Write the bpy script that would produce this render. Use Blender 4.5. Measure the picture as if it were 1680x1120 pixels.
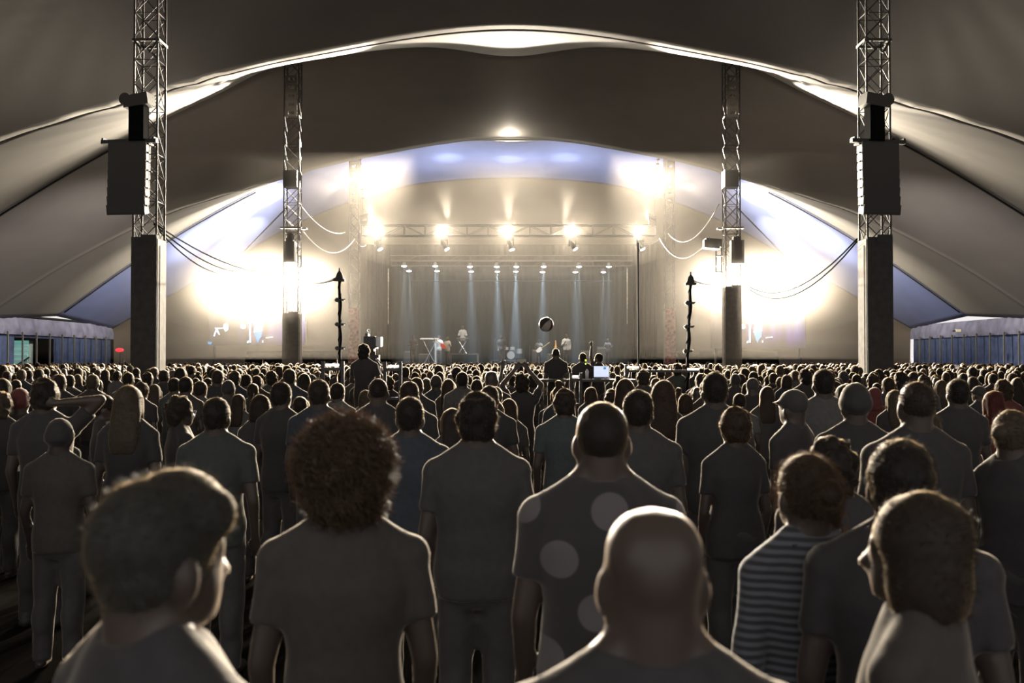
import bpy, bmesh, math, random
import numpy as np
from mathutils import Vector, Matrix, Euler, noise

# ---------------------------------------------------------------- camera, world, exposure
for o in list(bpy.data.objects):
    bpy.data.objects.remove(o)
S = bpy.context.scene
COL = S.collection
EYE = 1.95
FPX = 1680 * 35 / 36.0
cam_data = bpy.data.cameras.new('camera')
cam = bpy.data.objects.new('camera', cam_data)
COL.objects.link(cam)
cam_data.lens = 35
cam_data.sensor_width = 36
cam_data.clip_start = 0.05
cam_data.clip_end = 400
cam_data.dof.use_dof = True
cam_data.dof.focus_distance = 24
cam_data.dof.aperture_fstop = 4.0
cam.location = (0, 0, EYE)
cam.rotation_euler = (math.radians(91.05), 0, 0)
S.camera = cam

S.view_settings.view_transform = 'Standard'
S.view_settings.look = 'None'
S.view_settings.gamma = 1
S.view_settings.use_curve_mapping = False
S.view_settings.exposure = 0.0

world = bpy.data.worlds.new('night_sky')
S.world = world
world.use_nodes = True
bg = world.node_tree.nodes['Background']
bg.inputs[0].default_value = (1.0, 0.95, 0.94, 1)
bg.inputs[1].default_value = 0.95

S.cycles.max_bounces = 4
S.cycles.diffuse_bounces = 2
S.cycles.glossy_bounces = 2
S.cycles.transmission_bounces = 2
S.cycles.transparent_max_bounces = 6
S.cycles.volume_bounces = 0
S.cycles.sample_clamp_indirect = 4
S.cycles.caustics_reflective = False
S.cycles.caustics_refractive = False

WARM = (1.0, 0.80, 0.56)
WHITE = (1.0, 0.87, 0.69)
BLUE = (0.62, 0.80, 1.0)

def at(px, py, y):
    """the point at depth y seen at a place of the photograph"""
    p = math.radians(1.05)
    u = (px - 840) / FPX
    v = (560 - py) / FPX
    f = math.cos(p) - v * math.sin(p)
    t = y / f
    return Vector((u * t, y, EYE + t * (v * math.cos(p) + math.sin(p))))

def lamp(name, loc, power, color=WARM, kind='POINT', target=None, radius=0.15, angle=60, blend=0.4, parent=None):
    d = bpy.data.lights.new(name, kind)
    d.energy = power
    d.color = color
    d.shadow_soft_size = radius
    if kind == 'SPOT':
        d.spot_size = math.radians(angle)
        d.spot_blend = blend
    o = bpy.data.objects.new(name, d)
    COL.objects.link(o)
    o.location = loc
    if target is not None:
        o.rotation_euler = (Vector(target) - Vector(loc)).to_track_quat('-Z', 'Y').to_euler()
    return o

# large lights with housings further down, plus added fill lamps without any
FLOODS = []
for sx in (-1, 1):
    # floodlights on the second masts
    for ax, pw in ((9.65, 40000), (11.4, 40000), (13.2, 32000)):
        FLOODS.append((sx * ax, 46.5, 5.63, pw))
for fx, fy, fz, pw in FLOODS:
    lamp('flood_light', (fx, fy + 0.22, fz), pw, WHITE, 'SPOT', (fx * 0.85, fy - 10, fz - 5.6), 0.2, 112, 0.5)
# roof washes clamped behind the middle masts: they streak the side roof towards the far masts
WASH = [(15.2, 61.6, 12.2, 34000), (17.4, 62.0, 10.9, 40000), (19.4, 62.4, 9.7, 40000), (17.2, 65.0, 9.9, 30000)]
for sx in (-1, 1):
    for k, (tx, ty, tz, pw) in enumerate(WASH):
        lamp('roof_wash', (sx * 10.4, 58.6 + .2 * k, 7.6), pw, WHITE, 'SPOT', (sx * tx, ty, tz), 0.08, 24, 0.8)
    lamp('roof_wash', (sx * 10.6, 58.4, 7.2), 30000, WHITE, 'SPOT', (sx * 18.0, 61.0, 10.2), 0.15, 85, 0.9)
    # unseen lamps added at the mast heads to rake the rising side roof
    lamp('roof_wash', (sx * 10.3, 42.4, 12.3), 26000, WHITE, 'SPOT', (sx * 15.5, 38.4, 11.0), 0.08, 84, 0.8)
    lamp('roof_wash', (sx * 10.3, 59.4, 12.3), 16000, WHITE, 'SPOT', (sx * 15.5, 55.4, 11.0), 0.08, 84, 0.8)
    # soft fill added for the outer side roof and wall
    lamp('side_fill', (sx * 12.0, 44.6, 6.6), 5000, (1.0, .88, .82), 'SPOT', (sx * 25.0, 49.0, 6.5), 0.3, 75, 1.0)
TRUSS_Y = 62.0
# the five moving heads on the front truss: face the crowd and the sky of the tent
HEADS = [618, 727, 835, 937, 1048]
for px in HEADS:
    p = at(px, 380, TRUSS_Y - 0.7)
    lamp('truss_flood', p, 5000, WHITE, 'SPOT', p + Vector((0, -10, -2.2)), 0.2, 50, 0.4)
    lamp('truss_glow', p + Vector((0, 1.4, 0.1)), 1500, WHITE, radius=0.2)  # unseen point lamp added behind the truss for haze glow
# uplights on the roof above the truss; wide fill and strip spots are added
for px, py in ((610, 296), (735, 252), (835, 245), (928, 252), (1060, 292)):
    t = at(px, py, 64.0)
    lamp('roof_spot', (t.x * 0.97, 62.6, 10.6), 800, (.86, .92, 1.0), 'SPOT', t, 0.1, 80, 1.0)
    lamp('roof_spot', (t.x * 0.97, 62.2, 10.6), 12000, WHITE, 'SPOT', (t.x, 56.2, 14.8), 0.1, 27, 0.4)
    lamp('roof_spot', (t.x * 0.97, 62.6, 10.6), 2000, (.95, .95, 1.0), 'SPOT', t, 0.1, 30, 1.0)
# spots added below the low roof line, no fixtures, to whiten the roof strip
RIDGE = [(836, 224, 32000), (630, 244, 80000), (1050, 244, 80000)]
for px, py, pw in RIDGE:
    p = at(px, py, 51.0) + Vector((0, 0, -0.35))
    lamp('ridge_fill', p, pw, WHITE, 'SPOT', p + Vector((p.x * .4, -20, -5.8)), 0.12, 46, 0.12)
# unseen spots added under the roof to put bright rims on the crowd
for hx in (-8.0, -3.2, 3.2, 8.0):
    lamp('crowd_rim_fill', (hx, 37.6, 12.3), 20000, WHITE, 'SPOT', (hx * 1.3, 15.0, 2.2), 0.15, 50, 0.5)
lamp('ridge_glow', at(836, 222, 50.9) + Vector((0, 0, -0.3)), 240, WHITE, radius=0.12)
# stage downlights
DOWN = [(663, 436, 671, 444), (714, 436, 717, 444), (771, 437, 773, 445), (815, 437, 816, 445),
        (847, 437, 846, 445), (892, 437, 890, 446), (950, 437, 944, 446), (999, 437, 990, 446)]
# ---------------------------------------------------------------- materials
def mat(name, col, rough=0.7, metal=0.0, sheen=0.0, emit=None, estr=0.0, spec=0.5, noise_amt=0.0, noise_scale=20.0, transl=0.0, bump=0.0, sheen_tint=None):
    m = bpy.data.materials.new(name)
    m.use_nodes = True
    nt = m.node_tree
    b = nt.nodes['Principled BSDF']
    b.inputs['Base Color'].default_value = (*col, 1)
    b.inputs['Roughness'].default_value = rough
    b.inputs['Metallic'].default_value = metal
    b.inputs['Specular IOR Level'].default_value = spec
    b.inputs['Sheen Weight'].default_value = sheen
    b.inputs['Sheen Roughness'].default_value = 0.35
    if sheen_tint:
        b.inputs['Sheen Tint'].default_value = (*sheen_tint, 1)
    if emit:
        b.inputs['Emission Color'].default_value = (*emit, 1)
        b.inputs['Emission Strength'].default_value = estr
    if noise_amt or bump:
        tc = nt.nodes.new('ShaderNodeTexCoord')
        n = nt.nodes.new('ShaderNodeTexNoise')
        n.inputs['Scale'].default_value = noise_scale
        n.inputs['Detail'].default_value = 4
        nt.links.new(tc.outputs['Object'], n.inputs['Vector'])
        if noise_amt:
            r = nt.nodes.new('ShaderNodeMapRange')
            r.inputs['From Min'].default_value = 0.3
            r.inputs['From Max'].default_value = 0.7
            r.inputs['To Min'].default_value = 1 - noise_amt
            r.inputs['To Max'].default_value = 1 + noise_amt
            nt.links.new(n.outputs['Fac'], r.inputs['Value'])
            v = nt.nodes.new('ShaderNodeVectorMath')
            v.operation = 'SCALE'
            v.inputs[0].default_value = col
            nt.links.new(r.outputs[0], v.inputs['Scale'])
            nt.links.new(v.outputs[0], b.inputs['Base Color'])
        if bump:
            bp = nt.nodes.new('ShaderNodeBump')
            bp.inputs['Strength'].default_value = bump
            bp.inputs['Distance'].default_value = 0.02
            nt.links.new(n.outputs['Fac'], bp.inputs['Height'])
            nt.links.new(bp.outputs[0], b.inputs['Normal'])
    if transl:
        t = nt.nodes.new('ShaderNodeBsdfTranslucent')
        t.inputs['Color'].default_value = (*col, 1)
        mx = nt.nodes.new('ShaderNodeMixShader')
        mx.inputs[0].default_value = transl
        nt.links.new(b.outputs[0], mx.inputs[1])
        nt.links.new(t.outputs[0], mx.inputs[2])
        nt.links.new(mx.outputs[0], nt.nodes['Material Output'].inputs['Surface'])
    return m

M = {}
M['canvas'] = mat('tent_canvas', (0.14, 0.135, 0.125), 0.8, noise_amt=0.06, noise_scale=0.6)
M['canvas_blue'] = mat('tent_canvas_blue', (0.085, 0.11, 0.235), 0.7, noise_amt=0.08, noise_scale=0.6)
M['canvas_end'] = mat('tent_canvas_end', (0.09, 0.075, 0.06), 0.8, noise_amt=0.06, noise_scale=0.5)
M['wall_blue'] = mat('wall_canvas_blue', (0.045, 0.07, 0.16), 0.6, noise_amt=0.35, noise_scale=2.5, bump=0.5)
M['valance'] = mat('valance_canvas', (0.17, 0.18, 0.27), 0.6, noise_amt=0.3, noise_scale=1.5, bump=0.6)
M['ground'] = mat('trodden_ground', (0.012, 0.011, 0.010), 0.9, spec=0.0, noise_amt=0.3, noise_scale=1.5)
M['steel'] = mat('galvanised_steel', (0.045, 0.043, 0.04), 0.6, 0.2)
M['alu'] = mat('aluminium', (0.22, 0.21, 0.19), 0.35, 0.7)
M['black'] = mat('black_metal', (0.035, 0.034, 0.033), 0.55)
M['cloth_black'] = mat('black_drape', (0.004, 0.004, 0.004), 0.95, spec=0.1)
M['cabinet'] = mat('speaker_cabinet', (0.036, 0.032, 0.027), 0.6)
M['grille'] = mat('speaker_grille', (0.05, 0.048, 0.045), 0.7, noise_amt=0.2, noise_scale=200)
M['ply'] = mat('painted_plywood', (0.034, 0.032, 0.030), 0.7, noise_amt=0.25, noise_scale=6)
M['ply_side'] = mat('lit_plywood_side', (0.075, 0.064, 0.050), 0.7, noise_amt=0.35, noise_scale=5)  # lamplight on the side faces put into a paler, warmer colour
M['cable'] = mat('black_cable', (0.01, 0.01, 0.01), 0.95, spec=0.05)
M['cable_white'] = mat('pale_cable', (0.3, 0.27, 0.22), 0.5)
M['rope'] = mat('seam_rope', (0.02, 0.02, 0.02), 0.9, spec=.1)
M['post'] = mat('wall_post', (0.20, 0.20, 0.17), 0.5, 0.3)
M['lens'] = mat('lamp_lens', (1, 0.95, 0.85), 0.3, emit=(1.0, 0.9, 0.75), estr=60)
M['lens_blue'] = mat('stage_lens', (0.8, 0.9, 1), 0.3, emit=(0.75, 0.88, 1.0), estr=14)

# ---------------------------------------------------------------- mesh helpers
class MB:
    """collects shapes and links them as one mesh object"""
    def __init__(self):
        self.v = []; self.f = []
    def add(self, vs, fs):
        n = len(self.v)
        self.v.extend(tuple(v) for v in vs)
        self.f.extend(tuple(i + n for i in f) for f in fs)
        return self
    def box(self, c, s, rot=None):
        hx, hy, hz = s[0] / 2, s[1] / 2, s[2] / 2
        vs = [Vector((x * hx, y * hy, z * hz)) for x in (-1, 1) for y in (-1, 1) for z in (-1, 1)]
        if rot is not None:
            r = Euler(rot).to_matrix(); vs = [r @ v for v in vs]
        vs = [v + Vector(c) for v in vs]
        return self.add(vs, [(0, 1, 3, 2), (4, 6, 7, 5), (0, 4, 5, 1), (2, 3, 7, 6), (0, 2, 6, 4), (1, 5, 7, 3)])
    def tube(self, pts, r, n=8, r2=None, cap=True):
        pts = [Vector(p) for p in pts]
        k = len(pts)
        rs = [r if r2 is None else r + (r2 - r) * i / (k - 1) for i in range(k)]
        rings = []
        up = None
        for i, p in enumerate(pts):
            t = (pts[min(i + 1, k - 1)] - pts[max(i - 1, 0)]).normalized()
            if up is None:
                up = Vector((0, 0, 1)) if abs(t.z) < 0.9 else Vector((1, 0, 0))
            a = t.cross(up).normalized(); b = a.cross(t).normalized(); up = b
            rings.append([p + (a * math.cos(2 * math.pi * j / n) + b * math.sin(2 * math.pi * j / n)) * rs[i] for j in range(n)])
        vs = [v for rg in rings for v in rg]
        fs = []
        for i in range(k - 1):
            for j in range(n):
                fs.append((i * n + j, i * n + (j + 1) % n, (i + 1) * n + (j + 1) % n, (i + 1) * n + j))
        if cap:
            fs.append(tuple(reversed(range(n)))); fs.append(tuple(range((k - 1) * n, k * n)))
        return self.add(vs, fs)
    def bar(self, a, b, r, n=6):
        return self.tube([a, b], r, n)
    def ball(self, c, r, n=10, m=7):
        rr = (r, r, r) if isinstance(r, (int, float)) else r
        vs = [(c[0], c[1], c[2] + rr[2])]
        for i in range(1, m):
            th = math.pi * i / m
            for j in range(n):
                ph = 2 * math.pi * j / n
                vs.append((c[0] + rr[0] * math.sin(th) * math.cos(ph), c[1] + rr[1] * math.sin(th) * math.sin(ph), c[2] + rr[2] * math.cos(th)))
        vs.append((c[0], c[1], c[2] - rr[2]))
        fs = [(0, 1 + j, 1 + (j + 1) % n) for j in range(n)]
        for i in range(m - 2):
            for j in range(n):
                a = 1 + i * n
                fs.append((a + j, a + n + j, a + n + (j + 1) % n, a + (j + 1) % n))
        a = 1 + (m - 2) * n
        fs += [(a + j, len(vs) - 1, a + (j + 1) % n) for j in range(n)]
        return self.add(vs, fs)
    def cyl(self, a, b, r, n=16, r2=None):
        return self.tube([a, b], r, n, r2)
    def build(self, name, material, parent=None, smooth=False):
        me = bpy.data.meshes.new(name)
        me.from_pydata(self.v, [], self.f)
        if smooth:
            me.polygons.foreach_set('use_smooth', [True] * len(me.polygons))
        if material: me.materials.append(material)
        o = bpy.data.objects.new(name, me)
        COL.objects.link(o)
        if parent: o.parent = parent
        return o

def empty(name, loc=(0, 0, 0), rz=0.0):
    o = bpy.data.objects.new(name, None)
    o.empty_display_size = 0.2
    COL.objects.link(o)
    o.location = loc
    o.rotation_euler = (0, 0, rz)
    return o
def tag(o, label=None, cat=None, group=None, kind=None):
    if label: o['label'] = label
    if cat: o['category'] = cat
    if group: o['group'] = group
    if kind: o['kind'] = kind
    return o
def children(o):
    return list(o.children)
def copy_tree(o, parent=None):
    c = o.copy(); COL.objects.link(c)
    if parent: c.parent = parent
    for ch in children(o): copy_tree(ch, c)
    return c

# ---------------------------------------------------------------- the tent
HALF = 27.5
EAVE = 4.1
def pchip(xs, ys):
    xs = np.array(xs, float); ys = np.array(ys, float)
    h = np.diff(xs); d = np.diff(ys) / h
    m = np.zeros(len(xs)); m[0] = 0; m[-1] = d[-1]
    for i in range(1, len(xs) - 1):
        if d[i - 1] * d[i] <= 0: m[i] = 0
        else:
            w1 = 2 * h[i] + h[i - 1]; w2 = h[i] + 2 * h[i - 1]
            m[i] = (w1 + w2) / (w1 / d[i - 1] + w2 / d[i])
    def f(x):
        x = abs(x)
        i = int(np.clip(np.searchsorted(xs, x) - 1, 0, len(h) - 1))
        t = (x - xs[i]) / h[i]
        return ((1 + 2 * t) * (1 - t) ** 2 * ys[i] + t * (1 - t) ** 2 * h[i] * m[i] + t * t * (3 - 2 * t) * ys[i + 1] + t * t * (t - 1) * h[i] * m[i + 1])
    return f
CREST = pchip([0, 3.7, 9.5, 13, 16.5, 22.1, HALF], [15.15, 15.55, 14.95, 13.4, 11.7, 8.4, 4.6])
VALLEY = pchip([0, 7.6, 12.8, 17.7, 23, HALF], [13.5, 12.45, 11.1, 9.6, 7.0, EAVE])
ENDL = pchip([0, 5.9, 10, 14.7, 20, HALF], [14.5, 14.15, 13.2, 11.4, 8.4, EAVE])
PERIOD = 17.0
def roof_z(x, y):
    ph = ((y - 26.0) / PERIOD) % 1.0
    t = abs(1 - 2 * ph)            # 1 at crest, 0 at valley
    g = t ** 1.12
    c, v = CREST(x), VALLEY(x)
    if y > 60:
        v = ENDL(x); t = max(0, 1 - (y - 60) / 8.5); g = t
    z = v + (c - v) * g
    # folds that fan out from the mast heads towards the eaves
    ax = abs(x) - 10.0
    if ax > 0 and y < 60:
        dy = (y - 26.0 + PERIOD / 2) % PERIOD - PERIOD / 2
        ang = math.atan2(dy, ax)
        rr = math.hypot(ax, dy)
        fold = abs(math.sin(ang * 17 + 0.6 * math.sin(ang * 5)))
        z += (0.09 if dy < 0 else 0.03) * (fold - 0.5) * math.exp(-((rr - 5) / 5.5) ** 2) * min(1, rr / 2.5)
    return z

def make_roof():
    def panel(name, y0, y1, material):
        ny = max(6, int((y1 - y0) * 2.4)); nx = 150
        xs = np.linspace(-HALF, HALF, nx + 1); ys = np.linspace(y0, y1, ny + 1)
        vs = [(x, y, roof_z(x, y)) for y in ys for x in xs]
        fs = [(j * (nx + 1) + i, (j + 1) * (nx + 1) + i, (j + 1) * (nx + 1) + i + 1, j * (nx + 1) + i + 1) for j in range(ny) for i in range(nx)]
        m = MB(); m.add(vs, fs)
        o = m.build(name, material, smooth=True)
        sm = o.modifiers.new('thickness', 'SOLIDIFY'); sm.thickness = 0.03; sm.offset = 1
        tag(o, kind='structure')
        return o
    edges = [-8 + PERIOD * 0.5 * k for k in range(0, 9)]   # -8 .. 60, half periods
    for a, b in zip(edges[:-1], edges[1:]):
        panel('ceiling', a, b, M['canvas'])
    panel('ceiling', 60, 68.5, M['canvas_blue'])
make_roof()

def end_wall():
    # the rounded end of the tent behind the stage
    nx, ny = 80, 24
    vs = []
    for j in range(ny + 1):
        t = j / ny
        for i in range(nx + 1):
            x = -HALF + 2 * HALF * i / nx
            top = ENDL(x)
            bul = 10.0 * math.sqrt(max(0, 1 - (x / (HALF + 0.01)) ** 2))
            y = 68.5 + bul * math.sin(t ** .45 * math.pi / 2)
            z = top * (1 - t) ** 0.9
            vs.append((x, y, z))
    fs = [(j * (nx + 1) + i, j * (nx + 1) + i + 1, (j + 1) * (nx + 1) + i + 1, (j + 1) * (nx + 1) + i) for j in range(ny) for i in range(nx)]
    m = MB(); m.add(vs, fs)
    o = m.build('wall_back', M['canvas_end'], smooth=True)
    tag(o, kind='structure')
end_wall()

g = MB(); g.add([(-60, -14, 0), (60, -14, 0), (60, 110, 0), (-60, 110, 0)], [(0, 1, 2, 3)])
tag(g.build('floor', M['ground']), kind='structure')

def side_wall(sx, name):
    x = sx * HALF
    n = 260
    y0, y1 = (-8, 68.5)
    def strip(rows, ya, yb, k, amp):
        vs, fs = [], []
        for j, (z, off) in enumerate(rows):
            for i in range(k + 1):
                y = ya + (yb - ya) * i / k
                w = amp * (0.5 * math.sin(y * 3.1 + z) + 0.5 * math.sin(y * 7.7 + z * 2)) 
                vs.append((x + sx * (off + w), y, z))
        for j in range(len(rows) - 1):
            for i in range(k):
                a = j * (k + 1) + i
                fs.append((a, a + 1, a + k + 2, a + k + 1))
        return vs, fs
    m = MB()
    rows = [(0, .12), (1.2, .12), (2.4, .12), (3.55, .12)]
    if sx < 0:
        m.add(*strip(rows, y0, 55.2, 200, .03)); m.add(*strip(rows, 60.0, y1, 40, .03))
        m.add(*strip([(3.2, .12), (3.55, .12)], 55.2, 60.0, 16, .03))
    else:
        m.add(*strip(rows, y0, y1, n, .03))
    o = m.build(name, M['wall_blue'], smooth=True); tag(o, kind='structure')
    m = MB()
    m.add(*strip([(3.35, -.10), (3.6, -.14), (3.85, -.12), (4.3, .0)], y0, y1, 420, .07))
    o = m.build('trim_' + ('1' if sx < 0 else '2'), M['valance'], smooth=True); tag(o, kind='structure')
side_wall(-1, 'wall_left'); side_wall(1, 'wall_right')

# wall posts
def wall_post(x, y, label, grp):
    m = MB(); m.box((0, 0, 1.75), (0.07, 0.09, 3.5)); m.box((0, 0, 0.015), (0.16, 0.2, 0.03)); m.box((0, 0, 3.42), (.11, .13, .05))
    o = m.build('wall_post', M['post']); o.location = (x, y, 0)
    tag(o, label, 'post', grp)
for k in range(9):
    y = 53.7 + 1.63 * k
    q = ('nearest', 'second nearest', 'third nearest', 'fourth nearest', 'middle', 'fourth farthest', 'third farthest', 'second farthest', 'farthest')[k + 0]
    wall_post(-27.2, y, 'slim metal post of the left tent wall, %s of the nine' % q, 'posts along the left tent wall')
    wall_post(27.2, y - 0.3, 'slim metal post against the blue right tent wall, %s of the nine' % q, 'posts along the right tent wall')

# ---------------------------------------------------------------- haze
prof = [(41.2, 1.95), (77, 3.35), (77, 13.7), (63, 13.3), (55, 12.2), (50, 10.8), (41.2, 10.6)]
n_ = len(prof)
hz = MB(); hz.add([(sx * (27.3 if z_ < 11 else 13.0), y_, z_) for sx in (-1, 1) for y_, z_ in prof],
    [tuple(range(n_)), tuple(range(2 * n_ - 1, n_ - 1, -1))] + [(i, n_ + i, n_ + (i + 1) % n_, (i + 1) % n_) for i in range(n_)])
haze = hz.build('haze', None)
bm_ = bmesh.new(); bm_.from_mesh(haze.data); bmesh.ops.recalc_face_normals(bm_, faces=bm_.faces); bm_.to_mesh(haze.data); bm_.free()
hm = bpy.data.materials.new('stage_haze'); hm.use_nodes = True
nt = hm.node_tree; nt.nodes.remove(nt.nodes['Principled BSDF'])
vol = nt.nodes.new('ShaderNodeVolumeScatter')
vol.inputs['Color'].default_value = (1.0, 0.93, 0.83, 1)
vol.inputs['Density'].default_value = 0.0024
vol.inputs['Anisotropy'].default_value = 0.68
nt.links.new(vol.outputs[0], nt.nodes['Material Output'].inputs['Volume'])
haze.data.materials.clear(); haze.data.materials.append(hm)
tag(haze, 'warm stage haze hanging under the tent roof', 'haze', kind='stuff')

sb = MB(); sb.box((0, 69.6, 5.0), (16.0, 8.4, 6.6))
smoke = sb.build('stage_smoke', None)
sm_ = hm.copy(); sm_.name = 'stage_smoke'; v_ = [n for n in sm_.node_tree.nodes if n.type == 'VOLUME_SCATTER'][0]
v_.inputs['Density'].default_value = 0.02; v_.inputs['Anisotropy'].default_value = 0.0; v_.inputs['Color'].default_value = (.9, .97, 1, 1)
smoke.data.materials.append(sm_)
tag(smoke, 'cool stage smoke in which the blue beams show', 'smoke', kind='stuff')
def cloud(c, r, dens, label, an=0.3):
    m = MB(); m.ball(c, r, 32, 20)
    o = m.build('smoke_cloud', None, smooth=False)
    mt = hm.copy(); v = [n for n in mt.node_tree.nodes if n.type == 'VOLUME_SCATTER'][0]
    v.inputs['Density'].default_value = dens; v.inputs['Anisotropy'].default_value = an
    o.data.materials.append(mt); tag(o, label, 'smoke', kind='stuff')
cloud((0, 63.6, 10.4), (12.0, 4.8, 3.3), .010, 'bright bank of smoke round the stage truss')
for sx in (-1, 1): cloud((sx * 13.0, 47.5, 6.6), (6.0, 4.5, 3.4), .007, 'glaring bank of smoke round the %s floodlights' % ('left' if sx < 0 else 'right'), .5)
# ---------------------------------------------------------------- masts
MAST_X = 9.5
def lattice(mb, x, y, z0, z1, w, step, r=0.028, rb=0.013, cross=True):
    h = w / 2
    cs = [(x - h, y - h), (x + h, y - h), (x + h, y + h), (x - h, y + h)]
    for cx, cy in cs: mb.bar((cx, cy, z0), (cx, cy, z1), r, 7)
    n = max(1, int(round((z1 - z0) / step)))
    for k in range(n):
        a = z0 + (z1 - z0) * k / n; b = z0 + (z1 - z0) * (k + 1) / n
        for i in range(4):
            p, q = cs[i], cs[(i + 1) % 4]
            if k % 2 == 0: mb.bar((*p, a), (*q, a), rb, 5)
            if cross or (k + i) % 2 == 0: mb.bar((*p, a), (*q, b), rb, 5)
            if cross or (k + i) % 2 == 1: mb.bar((*q, a), (*p, b), rb, 5)
def mast(sx, y, w, z0, clad_top, z1, label, group, dense=None, clad=M['ply'], side=M['ply_side']):
    root = empty('tent_mast', (sx * MAST_X, y, 0))
    tag(root, label, 'mast', group)
    m = MB(); lattice(m, 0, 0, clad_top - 0.3, z1, w, 0.62)
    m.build('lattice_tower', M['steel'], root)
    cw = w + 0.06
    m = MB(); m.box((0, -cw / 2 - 0.012, clad_top / 2), (cw, 0.03, clad_top)); m.box((0, cw / 2 + 0.012, clad_top / 2), (cw, 0.03, clad_top))
    m.box((0.12, -cw / 2 - 0.03, clad_top - .05), (cw * .6, .02, .22)); m.box((0, -cw / 2 - .03, .35), (cw + .02, .02, .1))
    m.build('front_cladding', clad, root)
    for s in (-1, 1):
        m = MB(); m.box((s * (cw / 2 + 0.0), 0.0, clad_top / 2 - 0.02), (0.03, cw * 0.96, clad_top - 0.04))
        m.box((s * (cw / 2 + .02), -cw * .25, clad_top / 2 - .1), (.02, .03, clad_top - .2))
        m.build('side_cladding', side, root)
    return root
def plates(root, w, z0, z1, n):
    # perforated plates near the top of a tower
    m = MB()
    for k in range(n):
        z = z0 + (z1 - z0) * (k + .5) / n; h = (z1 - z0) / n
        m.box((0, -w / 2 - .03, z - h * .33), (w * .8, .02, h * .3)); m.box((0, -w / 2 - .03, z + h * .33), (w * .8, .02, h * .3))
        m.box((-w * .3, -w / 2 - .03, z), (w * .2, .02, h * .4)); m.box((w * .3, -w / 2 - .03, z), (w * .2, .02, h * .4))
    return m
M['red_clad'] = mat('faded_red_banner', (0.30, 0.12, 0.12), 0.8, noise_amt=0.7, noise_scale=7)
side_word = {-1: 'left', 1: 'right'}
masts = {}
for sx in (-1, 1):
    r = mast(sx, 26.0, 0.60, 0, 5.12, 16.5, 'big lattice tent mast boxed in at its foot, carrying the loudspeakers at %s' % side_word[sx], 'near tent masts')
    masts[(sx, 1)] = r
    m = MB(); m.box((0, -.32, 10.25), (.66, .05, .07)); m.box((0, .32, 10.25), (.66, .05, .07)); m.box((-.33, 0, 10.25), (.05, .66, .07)); m.box((.33, 0, 10.25), (.05, .66, .07))
    m.bar((-.32, -.33, 10.25), (-.1, -.33, 10.0), .03); m.bar((.32, -.33, 10.25), (.1, -.33, 9.9), .03)
    m.build('collar', M['steel'], r)
    r = mast(sx, 43.0, 0.62, 0, 3.95 if sx < 0 else 5.1, 15.0, 'lattice tent mast beside the glaring floodlights, %s side' % side_word[sx], 'middle tent masts')
    masts[(sx, 2)] = r
    p = plates(r, .62, 12.4, 14.2, 5)
    p.build('perforated_plate', M['alu'], r)
    m = MB(); m.box((-.05, 0, 9.75), (.6, .66, .72)); m.build('winch_box', M['black'], r)
    m = MB(); m.box((0, 0, 7.62), (.9, .8, .07)); m.box((sx * -.5, -.1, 7.6), (.3, .3, .06)); m.build('platform', M['black'], r)
    r = mast(sx, 60.0, 0.56, 0, 5.0, 14.6, 'hazy lattice tent mast %s of the stage truss, red banner round its foot' % side_word[sx], 'far tent masts', clad=M['red_clad'], side=M['alu'])
    masts[(sx, 3)] = r
    p = plates(r, .60, 11.3, 14.2, 7); p.build('perforated_plate', M['alu'], r)

# seam ropes along the roof edges
def rope(p, q, sag, r, name, label, group=None, material=None, cat='rope', n=14, lift=True):
    p, q = Vector(p), Vector(q)
    pts = []
    for i in range(n + 1):
        t = i / n
        v = p.lerp(q, t); v.z -= sag * 4 * t * (1 - t)
        pts.append(v)
    m = MB(); m.tube(pts, r, 6)
    o = m.build(name, material or M['rope'], smooth=True)
    tag(o, label, cat, group)
    return o
for sx in (-1, 1):
    w = side_word[sx]
    # rope that follows the crest from the middle mast down to the eave
    for yy, nm in ((43.0, 'middle'), (60.0, 'far')):
        pts = [(sx * x, yy, roof_z(x, yy) - 0.16) for x in np.linspace(16.5 if yy < 50 else 15.5, 27, 20)]
        m = MB(); m.tube(pts, 0.045, 6)
        tag(m.build('seam_rope', M['rope'], smooth=True), 'dark rope down the %s roof from the %s mast to the wall' % (w, nm), 'rope', 'roof ropes')

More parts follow.
